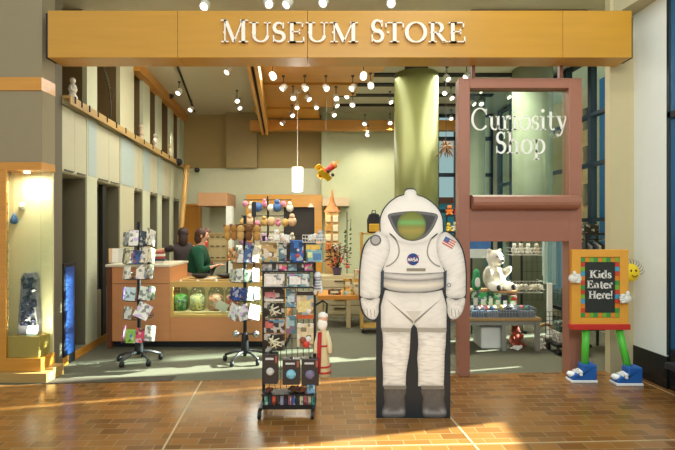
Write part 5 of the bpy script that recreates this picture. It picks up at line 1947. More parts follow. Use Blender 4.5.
tag(part('storage_bin', mb, M('#dfe2dd', .5, var=.03), bev=.02), 'white storage bin under the low toy bench', 'bin')
plush('red_brown_plush', 'red brown plush animal sitting under the right end of the bench', (2.42, 6.55, 0), .30, '#8d3f2a', face=.4)
plush('white_floor_plush', 'white plush animal lying on the carpet under the bench', (2.36, 6.33, 0), .13, '#e4e1d8', 'lie', 1.2)
plush('black_white_plush', 'dark plush animal beside the white bin under the bench', (2.08, 6.6, 0), .16, '#4a4f55', 'lie', 1.1)
plush('cream_floor_plush', 'cream plush animal leaning by the hoop at the bench end', (2.72, 6.42, 0), .15, '#e2ddd0', 'sit', .2)
c = Vector((XW(545, 6.5), 6.5, 0))
t = thing('woven_hoop', 'thin tan hoop standing on edge at the right end of the bench', 'hoop', c)
mb = MB(c); mb.tube([(c.x + .15 * math.cos(2 * PI * k / 32), c.y + .04 * math.cos(2 * PI * k / 32), .165 + .15 * math.sin(2 * PI * k / 32)) for k in range(33)], .012, 8); part('hoop_ring', mb, M('#c79b62', .6, var=.1, scale=30), t, True)
mb = MB(c); mb.tube([(c.x + .13 * math.cos(2 * PI * k / 32), c.y + .04 * math.cos(2 * PI * k / 32), .165 + .13 * math.sin(2 * PI * k / 32)) for k in range(33)], .006, 6); part('hoop_binding', mb, M('#a67443', .6), t, True)

# wire wall with plush baskets and hanging scarves
Y = 7.5
X0, X1 = XW(512, Y), XW(563, Y)
t = thing('grid_stand', 'black wire grid stand holding plush baskets and scarves', 'display rack', ((X0 + X1) / 2, Y, 0))
L = t.location
for x in (XW(521.5, Y), X1):
    mb = MB(L); mb.box(x - .015, x + .015, Y - .015, Y + .015, 0, ZW(232, Y)); part('upright', mb, BLACK, t)
    mb = MB(L); mb.box(x - .02, x + .02, Y - .18, Y + .18, 0, .03); part('foot', mb, BLACK, t)
mb = MB(L)
for q in range(9):
    x = XW(521.5, Y) + (X1 - XW(521.5, Y)) * q / 8
    mb.tube([(x, Y, ZW(300, Y)), (x, Y, ZW(232, Y))], .003, 4)
for q in range(8):
    z = ZW(300 - q * 9.5, Y)
    mb.tube([(XW(521.5, Y), Y, z), (X1, Y, z)], .003, 4)
part('wire_grid', mb, WIRE, t)
for (a, b, zt, zb) in ((512, 542, 281, 292.5), (511, 541, 248, 255)):
    z0, z1 = ZW(zb, Y - .2), ZW(zt, Y - .2)
    A, B = XW(a, Y - .2), XW(b, Y - .2)
    mb = MB(L)
    for z in (z0, (z0 + z1) / 2, z1):
        mb.tube([(A, Y, z), (A, Y - .24, z), (B, Y - .24, z), (B, Y, z)], .004, 4)
    for q in range(10):
        x = A + (B - A) * q / 9
        mb.tube([(x, Y - .24, z1), (x, Y - .24, z0), (x, Y, z0)], .003, 4)
    part('basket', mb, WHITEMETAL, t)
mb = MB(L); mb.tube([(XW(541, Y), Y - .08, ZW(241, Y)), (X1, Y - .08, ZW(241, Y))], .012, 8); mb.tube([(XW(543, Y), Y - .08, ZW(241, Y)), (XW(543, Y), Y, ZW(240, Y))], .008, 6); mb.tube([(X1, Y - .08, ZW(241, Y)), (X1, Y, ZW(240, Y))], .008, 6)
part('hanging_rail', mb, CHROME, t)
zb = ZW(291.8, Y - .2)
for px_, f, hx, w in ((518, .4, '#e6ddc8', 'leftmost'), (525.5, -.3, '#eae4d6', 'second from left'), (533, .2, '#dfd3bc', 'third from left'), (540, -.6, '#e8e0cf', 'rightmost')):
    plush('seal_plush', 'cream seal plush, %s in the lower wire basket behind the frame' % w, (XW(px_, Y - .12), Y - .12, zb + .01), .19, hx, 'lie', f, group='seal plush in the lower basket')
zb = ZW(254.6, Y - .2)
for px_, f, hx, w in ((514, .4, '#dfdcd4', 'leftmost'), (521, -.5, '#cfc6b4', 'second from left'), (528, .1, '#e2ddd0', 'third from left'), (536, .6, '#c9bda6', 'rightmost')):
    plush('small_plush', 'pale small plush, %s in the upper wire basket behind the frame' % w, (XW(px_, Y - .12), Y - .12, zb + .01), .17, hx, 'sit', f, group='plush in the upper basket')
for px_, hx, nm, yb in ((543, '#b9cfc9', 'pale green', 283), (547, '#8fb5bb', 'teal grey', 286), (551, '#a9c4c6', 'ice blue', 284), (555, '#6f97ad', 'steel blue', 288), (559, '#86a9c0', 'soft blue', 287), (562.5, '#5d84a3', 'slate blue', 284)):
    Z0, Z1 = ZW(yb, Y), ZW(239.8, Y)
    x = XW(px_, Y)
    c = (x, Y - .08, Z0)
    mb = MB(c)
    n = 10
    f_, b_ = [], []
    for q in range(n + 1):
        u = q / n
        xx = x - .032 + .064 * u
        yo = .010 * math.sin(u * 11 + px_)
        f_.append((xx, Y - .105 + yo)); b_.append((xx, Y - .088 + yo))
    mb.prism(f_ + b_[::-1], Z0, Z1)
    mb.prism([(p[0], p[1] + .035) for p in f_] + [(p[0], p[1] + .035) for p in b_[::-1]], Z0 + .12, Z1)
    mb.prism([(x - .032, Y - .115), (x + .032, Y - .115), (x + .032, Y - .04), (x - .032, Y - .04)], Z1 - .012, Z1 + .008)
    tag(part('scarf', mb, M(hx, .9, var=.08, scale=20)), '%s scarf hanging from the rail of the wire grid stand' % nm, 'scarf', 'scarves on the wire stand')
Y = 7.1
c = Vector((XW(549.5, Y), Y, 0))
t = thing('white_display_post', 'white upright display panel standing below the scarves', 'display panel', c)
mb = MB(c); mb.box(c.x - .035, c.x + .035, Y - .02, Y + .02, .03, ZW(283, Y)); part('panel_board', mb, M('#f3f6f4', .3, var=.01), t, bev=.004)
mb = MB(c); mb.box(c.x - .09, c.x + .09, Y - .09, Y + .09, 0, .03); part('base_plate', mb, WHITEMETAL, t, bev=.004)
# wire trolley between frame and easel, dark rack beyond the pillar
Y = 6.05
x0, x1 = XW(557, Y), XW(572, Y)
t = thing('wire_trolley', 'low black wire trolley on casters beside the right post of the frame', 'trolley', ((x0 + x1) / 2, Y + .15, 0))
L = t.location
mb = MB(L); mb.box(x0, x1 + .25, Y, Y + .35, .10, .14); part('trolley_deck', mb, BLACK, t)
for x in (x0 + .03, x1 + .20):
    for y in (Y + .03, Y + .32):
        mb = MB(L); mb.lathe([(.01, -.015), (.045, -.012), (.045, .012), (.01, .015)], (x, y, .045), 12, 'x'); mb.box(x - .01, x + .01, y - .01, y + .01, .045, .10); part('caster', mb, BLACK, t)
mb = MB(L)
for q in range(9):
    x = x0 + (x1 + .25 - x0) * q / 8
    mb.tube([(x, Y + .33, .14), (x, Y + .33, .50)], .004, 4)
for q in range(7):
    z = .14 + .36 * q / 6
    mb.tube([(x0, Y + .33, z), (x1 + .25, Y + .33, z)], .004, 4)
part('wire_back', mb, WIRE, t)
pack('toy_carton', 'small cream carton on the deck of the black wire trolley', 558.5, 345, 570, 355.5, Y + .08, .2, '#c9c7b5', 'carton', .25, 30, zbase=.141)
mb = MB((XW(563, Y + .1), Y + .1, ZW(345.5, Y + .08) + .02)); pack('toy_carton', 'dark green toy carton on top of the cream carton on the trolley', 559, 334, 568, 344, Y + .10, .16, '#3d5f4c', 'carton', .3, 25, zbase=.141 + (355.5 - 345) / F * (Y + .08))
mb.bm.free()
Y = 6.3
x0, x1 = XW(584.5, Y), XW(606, Y)
t = thing('dark_rack', 'dark metal rack of garments seen between frame and pillar', 'clothes rack', ((x0 + x1) / 2, Y + .1, 0))
L = t.location
for x in (x0 + .02, x1 + .05):
    for y in (Y, Y + .3):
        mb = MB(L); mb.box(x - .014, x + .014, y - .014, y + .014, 0, ZW(233, Y)); part('rack_post', mb, BLACK, t)
for z in (ZW(233, Y), .30):
    mb = MB(L); mb.box(x0, x1 + .08, Y - .02, Y + .32, z - .03, z); part('rack_shelf', mb, BLACK, t)
mb = MB(L); mb.tube([(x0, Y + .15, ZW(240, Y)), (x1 + .06, Y + .15, ZW(240, Y))], .012, 8); part('hanging_rail', mb, CHROME, t)
for k, (hx, nm) in enumerate((('#2b3238', 'black'), ('#8d9298', 'grey'), ('#34404c', 'navy'), ('#c3c6c4', 'white'), ('#47494b', 'charcoal'))):
    x = x0 + .04 + k * .058
    c = (x, Y + .15, ZW(268, Y))
    tt = thing('hanging_garment', '%s garment hanging in the dark metal rack by the pillar' % nm, 'garment', c, 'garments in the dark rack')
    mb = MB(c); mb.prism([(Y + .0, ZW(268, Y)), (Y + .30, ZW(268, Y)), (Y + .29, ZW(246, Y)), (Y + .17, ZW(242.5, Y)), (Y + .13, ZW(242.5, Y)), (Y + .01, ZW(246, Y))], x - .018, x + .018, 'x'); part('cloth', mb, M(hx, .9), tt, bev=.01)
    mb = MB(c); mb.tube([(x, Y + .15, ZW(243, Y)), (x, Y + .15, ZW(240, Y) + .015)], .003, 4); part('hanger', mb, CHROME, tt)
pack('black_box', 'black box standing on top of the dark garment rack', 584.8, 224.5, 599, 233, Y + .02, .2, '#191b1d', 'box', .1, zbase=ZW(233, Y) + .001)
# bench in the lobby corner
x0 = 3.10
t = thing('lobby_bench', 'low black bench at the corner below the lobby windows', 'bench', (3.2, 4.2, 0))
L = t.location
mb = MB(L); mb.prism([(3.03, 4.45), (3.09, 3.2), (3.37, 3.2), (3.31, 4.45)], .31, .37); part('bench_seat', mb, M('#24262a', .35, var=.05), t, bev=.01)
for y in (3.3, 4.36):
    mb = MB(L); mb.box(3.10, 3.30, y - .03, y + .03, 0, .31); part('bench_support', mb, M('#1b1d20', .4), t)

# ------------------------------------------------------------------ merchandise in the middle of the shop
Y = 7.75
t = thing('wood_table', 'low orange wood table piled with golden boxes left of the cutout', 'table', (XW(343, Y), Y + .3, 0))
L = t.location
TT = ZW(295.5, Y)
mb = MB(L); mb.box(XW(318, Y), XW(383, Y), Y, Y + .7, TT - .07, TT); part('table_top', mb, M('#cf8a35', .4, var=.07, scale=3), t, bev=.005)
for x in (XW(320.5, Y), XW(348.5, Y), XW(380, Y)):
    mb = MB(L); mb.box(x - .035, x + .035, Y + .02, Y + .09, 0, TT - .07); part('leg', mb, M('#b9a77c', .5), t, bev=.004)
    mb = MB(L); mb.box(x - .035, x + .035, Y + .6, Y + .67, 0, TT - .07); part('leg', mb, M('#b9a77c', .5), t, bev=.004)
G = 'golden goods on the orange wood table'
for x0, y0, x1, y1, dy, hx, lab in ((343, 290, 353, 295.5, .06, '#d9b24c', 'flat golden box at the front of the orange wood table'), (343.5, 279.5, 352, 290, .10, '#c9963b', 'amber box on the flat golden box'), (353.5, 284, 360, 295.5, .08, '#e0cf9c', 'pale gold box in the middle of the orange wood table'),
                                    (360.5, 276, 368, 295.5, .12, '#c98f35', 'tall orange gold box beside the cutout arm'), (354, 271, 360, 284, .14, '#d9a63a', 'mustard box stacked on the pale gold box'), (328, 290, 341, 295.5, .08, '#6d3d20', 'dark brown wooden tray at the left of the orange wood table')):
    zb = TT + .001 if y1 == 295.5 else TT + .001 + (295.5 - y1) / F * (Y + .1)
    pack('gift_box', lab, x0, y0, x1, y1, Y + dy, .12, hx, 'box', .15, 14, G, deco=[('label_patch', 'r', .5, .5, .6, .4, '#efe0b4')], zbase=zb)
Y = 8.7
x0, x1 = XW(318, Y), XW(364, Y)
t = thing('drawer_cabinet', 'beige drawer cabinet standing behind the orange wood table', 'cabinet', ((x0 + x1) / 2, Y + .2, 0))
L = t.location
zt = ZW(276, Y)
mb = MB(L); mb.box(x0, x1, Y, Y + .45, 0, zt); part('carcass', mb, M('#c3b88f', .6, var=.03), t, bev=.004)
for q in range(4):
    z = .06 + q * (zt - .1) / 4
    mb = MB(L); mb.box(x0 + .02, x1 - .02, Y - .015, Y, z, z + (zt - .1) / 4 - .02); d_ = part('drawer', mb, M('#cdc39b', .55, var=.03), t, bev=.003)
    mb = MB(L); mb.box((x0 + x1) / 2 - .12, (x0 + x1) / 2 + .12, Y - .03, Y - .015, z + .10, z + .12); part('handle', mb, M('#3a352a', .5), d_)
# dark red flower arrangement in a pot
Y = 8.6
c = Vector((XW(337, 8.9), 8.9, zt))
t = thing('red_plant', 'dark red leafy plant arrangement in a pot on the beige drawer cabinet', 'plant', c)
mb = MB(c); mb.lathe([(.07, 0), (.09, .12), (.095, .14), (.08, .14), (.07, .11)], c, 16); part('pot', mb, M('#5a4a6a', .4), t, True)
random.seed(8)
mb = MB(c)
for q in range(16):
    a, r_ = random.random() * 6.28, random.uniform(.05, .22)
    mb.tube([c + Vector((0, 0, .10)), c + Vector((math.cos(a) * r_ * .6, math.sin(a) * r_ * .6, .25)), c + Vector((math.cos(a) * r_, math.sin(a) * r_, .30 + random.random() * .28))], .006, 4)
part('stems', mb, M('#3d2616', .7), t)
mb = MB(c)
for q in range(150):
    a, r_ = random.random() * 6.28, random.random() ** .6 * .25
    p = c + Vector((math.cos(a) * r_, math.sin(a) * r_ * .8, .16 + random.random() * .46 * (1 - r_ * 1.2)))
    R = Matrix.Rotation(random.random() * 6.28, 3, 'Z') @ Matrix.Rotation(random.uniform(-1, 1), 3, 'X')
    w_ = .035
    mb.face([p + R @ Vector(v) for v in ((-w_, 0, 0), (0, -w_ * .6, .01), (w_ * 1.3, 0, 0), (0, w_ * .6, .01))])
part('leaves', mb, M('#5c1d14', .6, var=.35, scale=12), t)
for q in range(9):
    a = q * .7
    mb = MB(c); mb.ball(c + Vector((.16 * math.cos(a) + .05, -.12 + .05 * math.sin(a * 3), .16 + .05 * (q % 4))), .024, n=8); part('red_bloom', mb, M('#cf4a37', .4), t, True)
# tower of gifts
Y = 9.4
c = Vector((XW(332, Y), Y, 0))
t = thing('gift_tower', 'tall tan display tower with pointed top beyond the wire rack', 'display tower', c)
zt2 = ZW(212, Y)
mb = MB(c); mb.box(c.x - .13, c.x + .13, Y - .13, Y + .13, 0, zt2); part('tower_body', mb, M('#c79a56', .5, var=.10, scale=4), t, bev=.01)
mb = MB(c); mb.lathe([(.17, 0), (.10, .10), (.05, .2), (.012, .42), (.001, .46)], (c.x, Y, zt2), 12); part('pointed_top', mb, M('#b06a2f', .5, var=.1), t)
for q, (hx, nm) in enumerate((('#d8c188', 'cream'), ('#b9883f', 'amber'), ('#e3d3a6', 'ivory'), ('#c46f33', 'rust'))):
    for s_ in (-1, 1):
        z = zt2 - .14 - q * .18
        cc = (c.x + s_ * .07, Y - .16, z - .06)
        mb = MB(cc); mb.box(cc[0] - .05, cc[0] + .05, Y - .165, Y - .131, z - .06, z + .07)
        tag(part('hanging_gift', mb, M(hx if s_ < 0 else '#d9cfae', .5, var=.2, scale=20), bev=.006), '%s gift on the %s side of the tan display tower, %s from the top' % (nm, 'left' if s_ < 0 else 'right', ORD[q]), 'gift', 'gifts on the display tower')
c = Vector((XW(347, 9.55), 9.55, 0))
t = thing('leafy_stand', 'thin black stand with small green leaves beside the tan tower', 'plant stand', c)
mb = MB(c); mb.lathe([(.14, 0), (.14, .02)], c, 16); mb.tube([c, (c.x, c.y, ZW(212, 9.55))], .009, 6); mb.tube([(c.x, c.y, 1.75), (c.x + .08, c.y, 1.80), (c.x + .07, c.y, 1.62)], .006, 5); part('stand_frame', mb, BLACK, t)
mb = MB(c)
for q in range(16):
    mb.ball((c.x + .07 * math.cos(q * 2.1), c.y - .03, 1.12 + .035 * q * .9), .03, (1.2, .4, .6), 6, (q, q * .5, q))
part('leaves', mb, M('#4f6b3f', .6, var=.2), t)

# hanging-ornament rack behind the card spinner
Y = 8.45
c = Vector((XW(268, Y), Y, 0))
t = thing('ornament_stand', 'tall black stand hung with plush and ornaments behind the wire rack', 'ornament stand', c)
mb = MB(c); mb.lathe([(.22, 0), (.22, .025), (.03, .04), (.02, .06)], c, 18); mb.tube([(c.x, Y, .04), (c.x, Y, ZW(196, Y))], .018, 8); part('stand_pole', mb, BLACK, t)
arms = [(ZW(200, Y), .42), (ZW(216, Y), .46), (ZW(232, Y), .46)]
for z, r in arms:
    mb = MB(c); mb.tube([(c.x - r, Y - .05, z), (c.x + r, Y - .05, z)], .008, 6); mb.tube([(c.x, Y, z), (c.x, Y - .05, z)], .008, 6); part('cross_arm', mb, WIRE, t)
cols = [('#d98aa0', 'pink'), ('#e8dcc2', 'cream'), ('#c94f63', 'rose red'), ('#e9e3d2', 'white'), ('#c9a35c', 'gold'), ('#6f9a5a', 'green'), ('#4a6fa3', 'blue'), ('#d8b28a', 'peach'), ('#b58fb0', 'mauve'), ('#7d5a3c', 'brown')]
rown = ['top', 'middle', 'lower']
for ri, (z, r) in enumerate(arms):
    n = 8
    for q in range(n):
        x = c.x - r + .03 + (2 * r - .06) * q / (n - 1)
        hx, nm = cols[(q * 3 + ri * 4 + q // 3) % 10]
        rr = .050 + .014 * ((q + ri) % 3)
        drop = .02 + .03 * ((q * 5 + ri) % 3)
        cc = (x, Y - .05, z - drop - 2 * rr)
        tt = thing('hanging_ornament', '%s ornament, %s from the left on the %s arm of the ornament stand' % (nm, (ORD + ['eighth'])[q], rown[ri]), 'ornament', cc, 'ornaments on the black stand')
        mb = MB(cc); mb.ball((x, Y - .05, cc[2] + rr), rr, (1, .9, 1.1), 12)
        if q % 2:
            mb.ball((x, Y - .07, cc[2] + rr * 2.2), rr * .62, n=10)
        part('ornament_body', mb, M(hx, .7, var=.15, scale=20), tt, True)
        mb = MB(cc); mb.tube([(x, Y - .05, cc[2] + rr * 1.6), (x, Y - .05, z)], .004, 4); part('ornament_loop', mb, M('#5c5348', .6), tt)
cc = Vector((XW(254, 7.38), 7.38, 0))
t = thing('black_sign_post', 'black oblong panel on a thin post left of the ornaments', 'sign post', cc)
mb = MB(cc); mb.box(cc.x - .035, cc.x + .035, 7.36, 7.39, ZW(217, 7.38), ZW(202, 7.38)); part('panel_board', mb, M('#23282b', .4), t, bev=.006)
mb = MB(cc); mb.tube([cc, (cc.x, cc.y, ZW(217, 7.6))], .012, 6); mb.lathe([(.13, 0), (.13, .02)], cc, 14); part('post', mb, BLACK, t)
# rounder of white plush between spinner and ornaments
Y = 7.62
table('plush_table', 'small round cornered table of plush behind the second card spinner', XW(232, Y), XW(262, Y), Y, Y + .5, ZW(262, Y), '#b99a62', (XW(234, Y), XW(260, Y)), cat='table')
for px_, s, hx, f, w in ((239, .27, '#e2ddcf', .4, 'white plush bear'), (248, .24, '#2e2d2d', -.3, 'black plush bear'), (258, .27, '#cdbd9a', .1, 'tan plush bear'), (231.5, .22, '#b98a55', .2, 'caramel plush bear')):
    plush('plush_bear', '%s sitting on the small table behind the second card spinner' % w, (XW(px_, Y + .22), Y + .22, ZW(262, Y)), s, hx, 'sit', f, group='plush bears on the small table')

# stand with black bag left of the cutout's shoulder
Y = 7.3
c = Vector((XW(373, Y), Y, 0))
x0, x1 = XW(362, Y), XW(384, Y)
t = thing('bag_shelf', 'yellow and wood shelf unit half hidden behind the cutout arm', 'shelf', (c.x, Y + .15, 0))
L = t.location
for x in (x0, x1):
    mb = MB(L); mb.box(x - .02, x + .02, Y, Y + .3, .08, ZW(232, Y)); part('side_panel', mb, M('#c9a04c', .5, var=.06), t)
for z in (.12, .80, 1.1, ZW(233, Y)):
    mb = MB(L); mb.box(x0, x1, Y, Y + .3, z - .025, z); part('shelf_board', mb, M('#c9a04c', .5, var=.06), t)
for x in (x0 + .02, x1 - .02):
    mb = MB(L); mb.lathe([(.01, -.015), (.04, -.012), (.04, .012), (.01, .015)], (x, Y + .1, .04), 12, 'x'); mb.box(x - .01, x + .01, Y + .09, Y + .11, .04, .1); part('caster', mb, BLACK, t)
zs = ZW(233, Y)
c = Vector((XW(374.5, Y), Y + .14, zs))
t = thing('black_backpack', 'black backpack with yellow front on the shelf behind the cutout shoulder', 'bag', c)
mb = MB(c); mb.prism([(c.x - .10, zs), (c.x + .10, zs), (c.x + .105, zs + .2), (c.x + .075, zs + .29), (c.x, zs + .31), (c.x - .075, zs + .29), (c.x - .105, zs + .2)], c.y - .08, c.y + .08, 'y'); part('bag_body', mb, M('#1d2022', .7, var=.1), t, bev=.03)
mb = MB(c); mb.box(c.x - .08, c.x + .08, c.y - .105, c.y - .078, zs + .02, zs + .14); part('front_pocket', mb, M('#d8a926', .6, var=.08), t, bev=.01)
mb = MB(c); mb.tube([(c.x - .03, c.y, zs + .30), (c.x - .025, c.y, zs + .35), (c.x + .025, c.y, zs + .35), (c.x + .03, c.y, zs + .30)], .008, 6); part('top_handle', mb, BLACK, t, True)
for q, (px_, hx, nm, hgt) in enumerate(((366, '#e0bf4a', 'yellow', .15), (371, '#d8892f', 'orange', .18), (377, '#3d3a33', 'black', .13), (381, '#e6d9a2', 'cream', .16))):
    mb = MB((XW(px_, Y + .1), Y + .1, 1.1)); x = XW(px_, Y + .1); mb.box(x - .034, x + .034, Y + .05, Y + .15, 1.101, 1.1 + hgt)
    tag(part('shelf_box', mb, M(hx, .5, var=.2, scale=20), bev=.006), '%s box on the yellow shelf behind the cutout arm' % nm, 'box', 'boxes on the yellow shelf')
# bunch of feathers and colourful toys right of the green column
Y = 7.7
c = P(446, 146, Y)
t = thing('hanging_bunch', 'brown and white feathery bunch hanging right of the green column', 'hanging decoration', c)
mb = MB(c); mb.tube([(c.x, Y, c.z + .1), (c.x, Y, CEIL)], .004, 5); part('cord', mb, M('#4a3a28', .6), t)
random.seed(4)
mb = MB(c)
for q in range(46):
    a, b = random.random() * 6.28, random.uniform(-1.2, 1.2)
    d_ = Vector((math.cos(a) * math.cos(b), math.sin(a) * math.cos(b), math.sin(b)))
    mb.tube([c + d_ * .03, c + d_ * .10 + Vector((0, 0, -.02)), c + d_ * random.uniform(.12, .20) + Vector((0, 0, -.06))], .014, 5, .003)
part('feathers', mb, M('#8a6a4a', .8, var=.55, scale=14), t)
Y = 8.9
c = Vector((XW(452, Y), Y, 0))
t = thing('toy_rack', 'slim black rack seen between the cutout and the terracotta frame', 'display rack', c)
mb = MB(c)
for x in (-.10, .10):
    mb.box(c.x + x - .012, c.x + x + .012, Y - .012, Y + .012, 0, 2.0)
part('upright', mb, BLACK, t)
for z in (.3, .75, 1.2, 1.55, 1.85):
    mb = MB(c); mb.box(c.x - .16, c.x + .16, Y - .10, Y + .10, z - .02, z); part('rack_shelf', mb, BLACK, t)
for q, (hx, nm, x, z, s) in enumerate((('#d9782f', 'orange', -.05, 1.85, .20), ('#c63f2e', 'red', .08, 1.85, .16), ('#e0c04a', 'yellow', -.07, 1.55, .18), ('#d9d6c6', 'white', .06, 1.55, .2), ('#d88a3c', 'apricot', -.04, 1.2, .2), ('#4f8ab0', 'blue', .09, 1.2, .18))):
    plush('rack_plush', '%s plush toy on the slim black rack right of the cutout' % nm, (c.x + x, Y - .02, z), s, hx, 'sit', .3 * (q % 3 - 1), group='plush toys on the slim rack')

# ------------------------------------------------------------------ people at the counter
def skin_mesh(name, verts, edges, mat, parent, lev=2):
    me = bpy.data.meshes.new(name)
    me.from_pydata([v[0] for v in verts], edges, [])
    o = bpy.data.objects.new(name, me)
    COL.objects.link(o)
    o.parent = parent
    o.modifiers.new('skin', 'SKIN')
    if not me.skin_vertices:
        me.attributes.new('skin', 'FLOAT2', 'POINT')
    for i, v in enumerate(verts):
        r = v[1]
        me.skin_vertices[0].data[i].radius = r if isinstance(r, tuple) else (r, r)
        me.skin_vertices[0].data[i].use_root = (i == 0)
    s = o.modifiers.new('smooth', 'SUBSURF')
    s.levels = s.render_levels = lev
    me.materials.append(mat)
    o.modifiers['skin'].use_smooth_shade = True
    return o


def person(label, loc, face, H, top_hex, leg_hex, hair_hex, hands, hair='long', bare=False, lean=0.0):
    """Standing figure facing +x before it is turned by face; hands are wrist targets (left, right) in its own frame."""
    t = thing('person', label, 'person', loc, None, face)
    k = H / 1.65
    V = lambda x, y, z: Vector((x * k, y * k, z * k))
    SK = M('#d9a585', .55, var=.04)
    sh = lean
    J = {}
    vs_, es_ = [], []

    def add(n, co, r):
        J[n] = len(vs_)
        vs_.append((co, r))
        return J[n]

    def link(a, b):
        es_.append((J[a], J[b]))
    add('pel', V(0, 0, .90), .125 * k); add('bel', V(.01 + sh * .3, 0, 1.04), .115 * k); add('che', V(.01 + sh * .7, 0, 1.20), .125 * k); add('sho', V(sh, 0, 1.33), .066 * k)
    add('nek', V(.01 + sh * 1.05, 0, 1.42), .045 * k); add('jaw', V(.035 + sh * 1.1, 0, 1.475), .062 * k); add('hed', V(.02 + sh * 1.1, 0, 1.545), .083 * k); add('top', V(.0 + sh * 1.1, 0, 1.60), .066 * k)
    for a, b in (('pel', 'bel'), ('bel', 'che'), ('che', 'sho'), ('sho', 'nek'), ('nek', 'jaw'), ('jaw', 'hed'), ('hed', 'top')):
        link(a, b)
    sleeves = []
    for s, nm in ((1, 'l'), (-1, 'r')):
        add('hip' + nm, V(0, s * .085, .82), .095 * k); add('kne' + nm, V(.015, s * .095, .46), .062 * k); add('ank' + nm, V(-.01, s * .10, .085), .042 * k); add('toe' + nm, V(.13, s * .11, .035), .032 * k)
        link('pel', 'hip' + nm); link('hip' + nm, 'kne' + nm); link('kne' + nm, 'ank' + nm); link('ank' + nm, 'toe' + nm)
        S_ = V(sh, s * .165, 1.31)
        Wt = Vector(hands[0 if s > 0 else 1])
        mid = (S_ + Wt) / 2
        dist = (Wt - S_).length
        drop = math.sqrt(max(.0004, (.27 * k) ** 2 - (dist / 2) ** 2)) if dist < .54 * k else .02
        E_ = mid + Vector((-.2, s * .4, -.85)).normalized() * drop
        add('shl' + nm, S_, .044 * k); add('elb' + nm, E_, .038 * k); add('wri' + nm, Wt, .027 * k)
        dr = (Wt - E_).normalized()
        add('pal' + nm, Wt + dr * .055 * k, (.034 * k, .018 * k))
        link('sho', 'shl' + nm); link('shl' + nm, 'elb' + nm); link('elb' + nm, 'wri' + nm); link('wri' + nm, 'pal' + nm)
        sd = dr.cross(Vector((0, 0, 1))).normalized()
        for q in range(4):
            o_ = sd * (q - 1.5) * .019 * k
            ln = (.062, .072, .068, .052)[q] * k
            b0 = Wt + dr * .085 * k + o_
            add('fa%d%s' % (q, nm), b0, .009 * k); add('fb%d%s' % (q, nm), b0 + dr * ln * .55 + Vector((0, 0, -.008)), .0085 * k); add('fc%d%s' % (q, nm), b0 + dr * ln * .9 + Vector((0, 0, -.028 * k)), .0075 * k)
            link('pal' + nm, 'fa%d%s' % (q, nm)); link('fa%d%s' % (q, nm), 'fb%d%s' % (q, nm)); link('fb%d%s' % (q, nm), 'fc%d%s' % (q, nm))
        th_ = Wt + dr * .03 * k - sd * s * .032 * k * (1 if s > 0 else 1)
        add('ta' + nm, th_, .010 * k); add('tb' + nm, th_ + (dr * .8 - sd * s * .5).normalized() * .05 * k, .009 * k)
        link('wri' + nm, 'ta' + nm); link('ta' + nm, 'tb' + nm)
        sleeves.append((S_, E_, Wt, dr))
    skin_mesh('body', vs_, es_, SK, t)
    # garments
    tv = [(V(0, 0, .86), .16 * k), (V(.01 + sh * .3, 0, 1.04), .155 * k), (V(.01 + sh * .7, 0, 1.20), .165 * k), (V(sh, 0, 1.32), .118 * k), (V(.01 + sh, 0, 1.405), .058 * k)]
    te = [(0, 1), (1, 2), (2, 3), (3, 4)]
    for (S_, E_, Wt, dr) in sleeves:
        b = len(tv)
        if bare:
            tv += [(S_, .074 * k), (S_.lerp(E_, .55), .062 * k)]
            te += [(3, b), (b, b + 1)]
        else:
            tv += [(S_, .086 * k), (E_, .070 * k), (Wt - dr * .02, .046 * k)]
            te += [(3, b), (b, b + 1), (b + 1, b + 2)]
    skin_mesh('sweater', tv, te, M(top_hex, .9, var=.10, scale=30, bump=.2), t)
    pv = [(V(0, 0, .92), .135 * k)]
    pe = []
    for s in (1, -1):
        b = len(pv)
        pv += [(V(0, s * .088, .80), .108 * k), (V(.015, s * .096, .46), .076 * k), (V(-.01, s * .10, .10), .062 * k)]
        pe += [(0, b), (b, b + 1), (b + 1, b + 2)]
    skin_mesh('trousers', pv, pe, M(leg_hex, .85, var=.06), t)
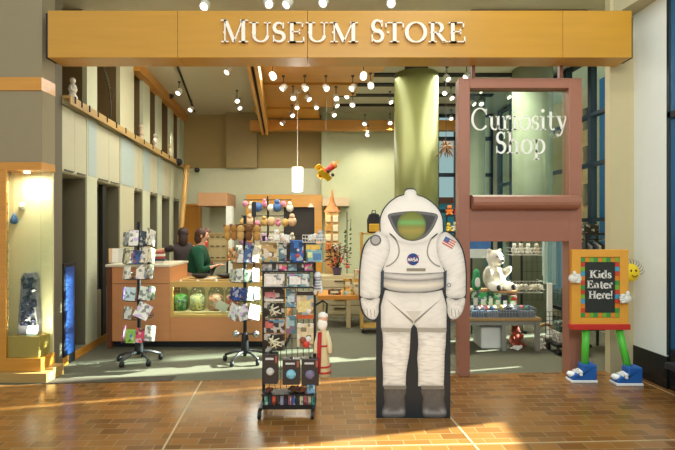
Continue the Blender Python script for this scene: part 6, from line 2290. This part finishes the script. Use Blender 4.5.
    for s in (1, -1):
        mb = MB(); mb.ball(V(.05, s * .105, .045), .045 * k, (2.7, 1.05, 1)); part('shoe', mb, M('#26221f', .5), t, True)
    hx_, hz_ = (.02 + sh * 1.1), 1.55
    mb = MB()
    mb.ball(V(hx_ - .022, 0, hz_ + .018), .104 * k, (.98, .95, 1.02), 16)
    if hair == 'long':
        mb.ball(V(hx_ - .075, 0, hz_ - .10), .075 * k, (.75, 1.1, 2.0), 14)
    elif hair == 'bob':
        mb.ball(V(hx_ - .055, 0, hz_ - .05), .088 * k, (.85, 1.08, 1.15), 14)
    # clear the face
    o = part('hair', mb, M(hair_hex, .6, var=.25, scale=25), t, True)
    remesh(o, .012)
    mb = MB()
    mb.ball(V(hx_ + .098, 0, hz_ - .025), .015 * k, (1, .8, 1.3), 8)
    for s in (1, -1):
        mb.ball(V(hx_ + .005, s * .088, hz_ - .015), .02 * k, (.9, .45, 1.4), 8)
    mb.ball(V(hx_ + .045, 0, hz_ - .01), .062 * k, (.85, .95, 1.2), 12)
    part('face', mb, SK, t, True)
    mb = MB()
    for s in (1, -1):
        mb.ball(V(hx_ + .088, s * .030, hz_ + .008), .010 * k, (.6, 1.1, .8), 8)
    mb.tube([V(hx_ + .084, y, hz_ - .062) for y in (-.02, 0, .02)], .004 * k, 6)
    part('eyes_and_mouth', mb, M('#4b2a22', .5), t, True)
    return t


person('person in a dark green sweater leaning over the counter with hands forward', (XW(190, 7.5), 7.5, 0), .05, 1.60, '#0c4a31', '#2a2c33', '#4a2a1a', ((.40, .12, 1.02), (.37, -.16, 1.02)), 'bob', lean=.16)
person('person with long dark hair standing behind the green sweater and reaching one bare arm out', (XW(183, 8.35), 8.35, 0), 1.9, 1.61, '#3a3230', '#25272c', '#2c1710', ((.18, .62, 1.30), (.25, -.22, 1.0)), 'long', bare=True)
person('person in a red top at the far side of the counter group', (XW(206, 9.1), 9.1, 0), -2.6, 1.60, '#b01f24', '#33363c', '#5b3a22', ((.30, .12, 1.08), (.28, -.18, 1.05)), 'bob')
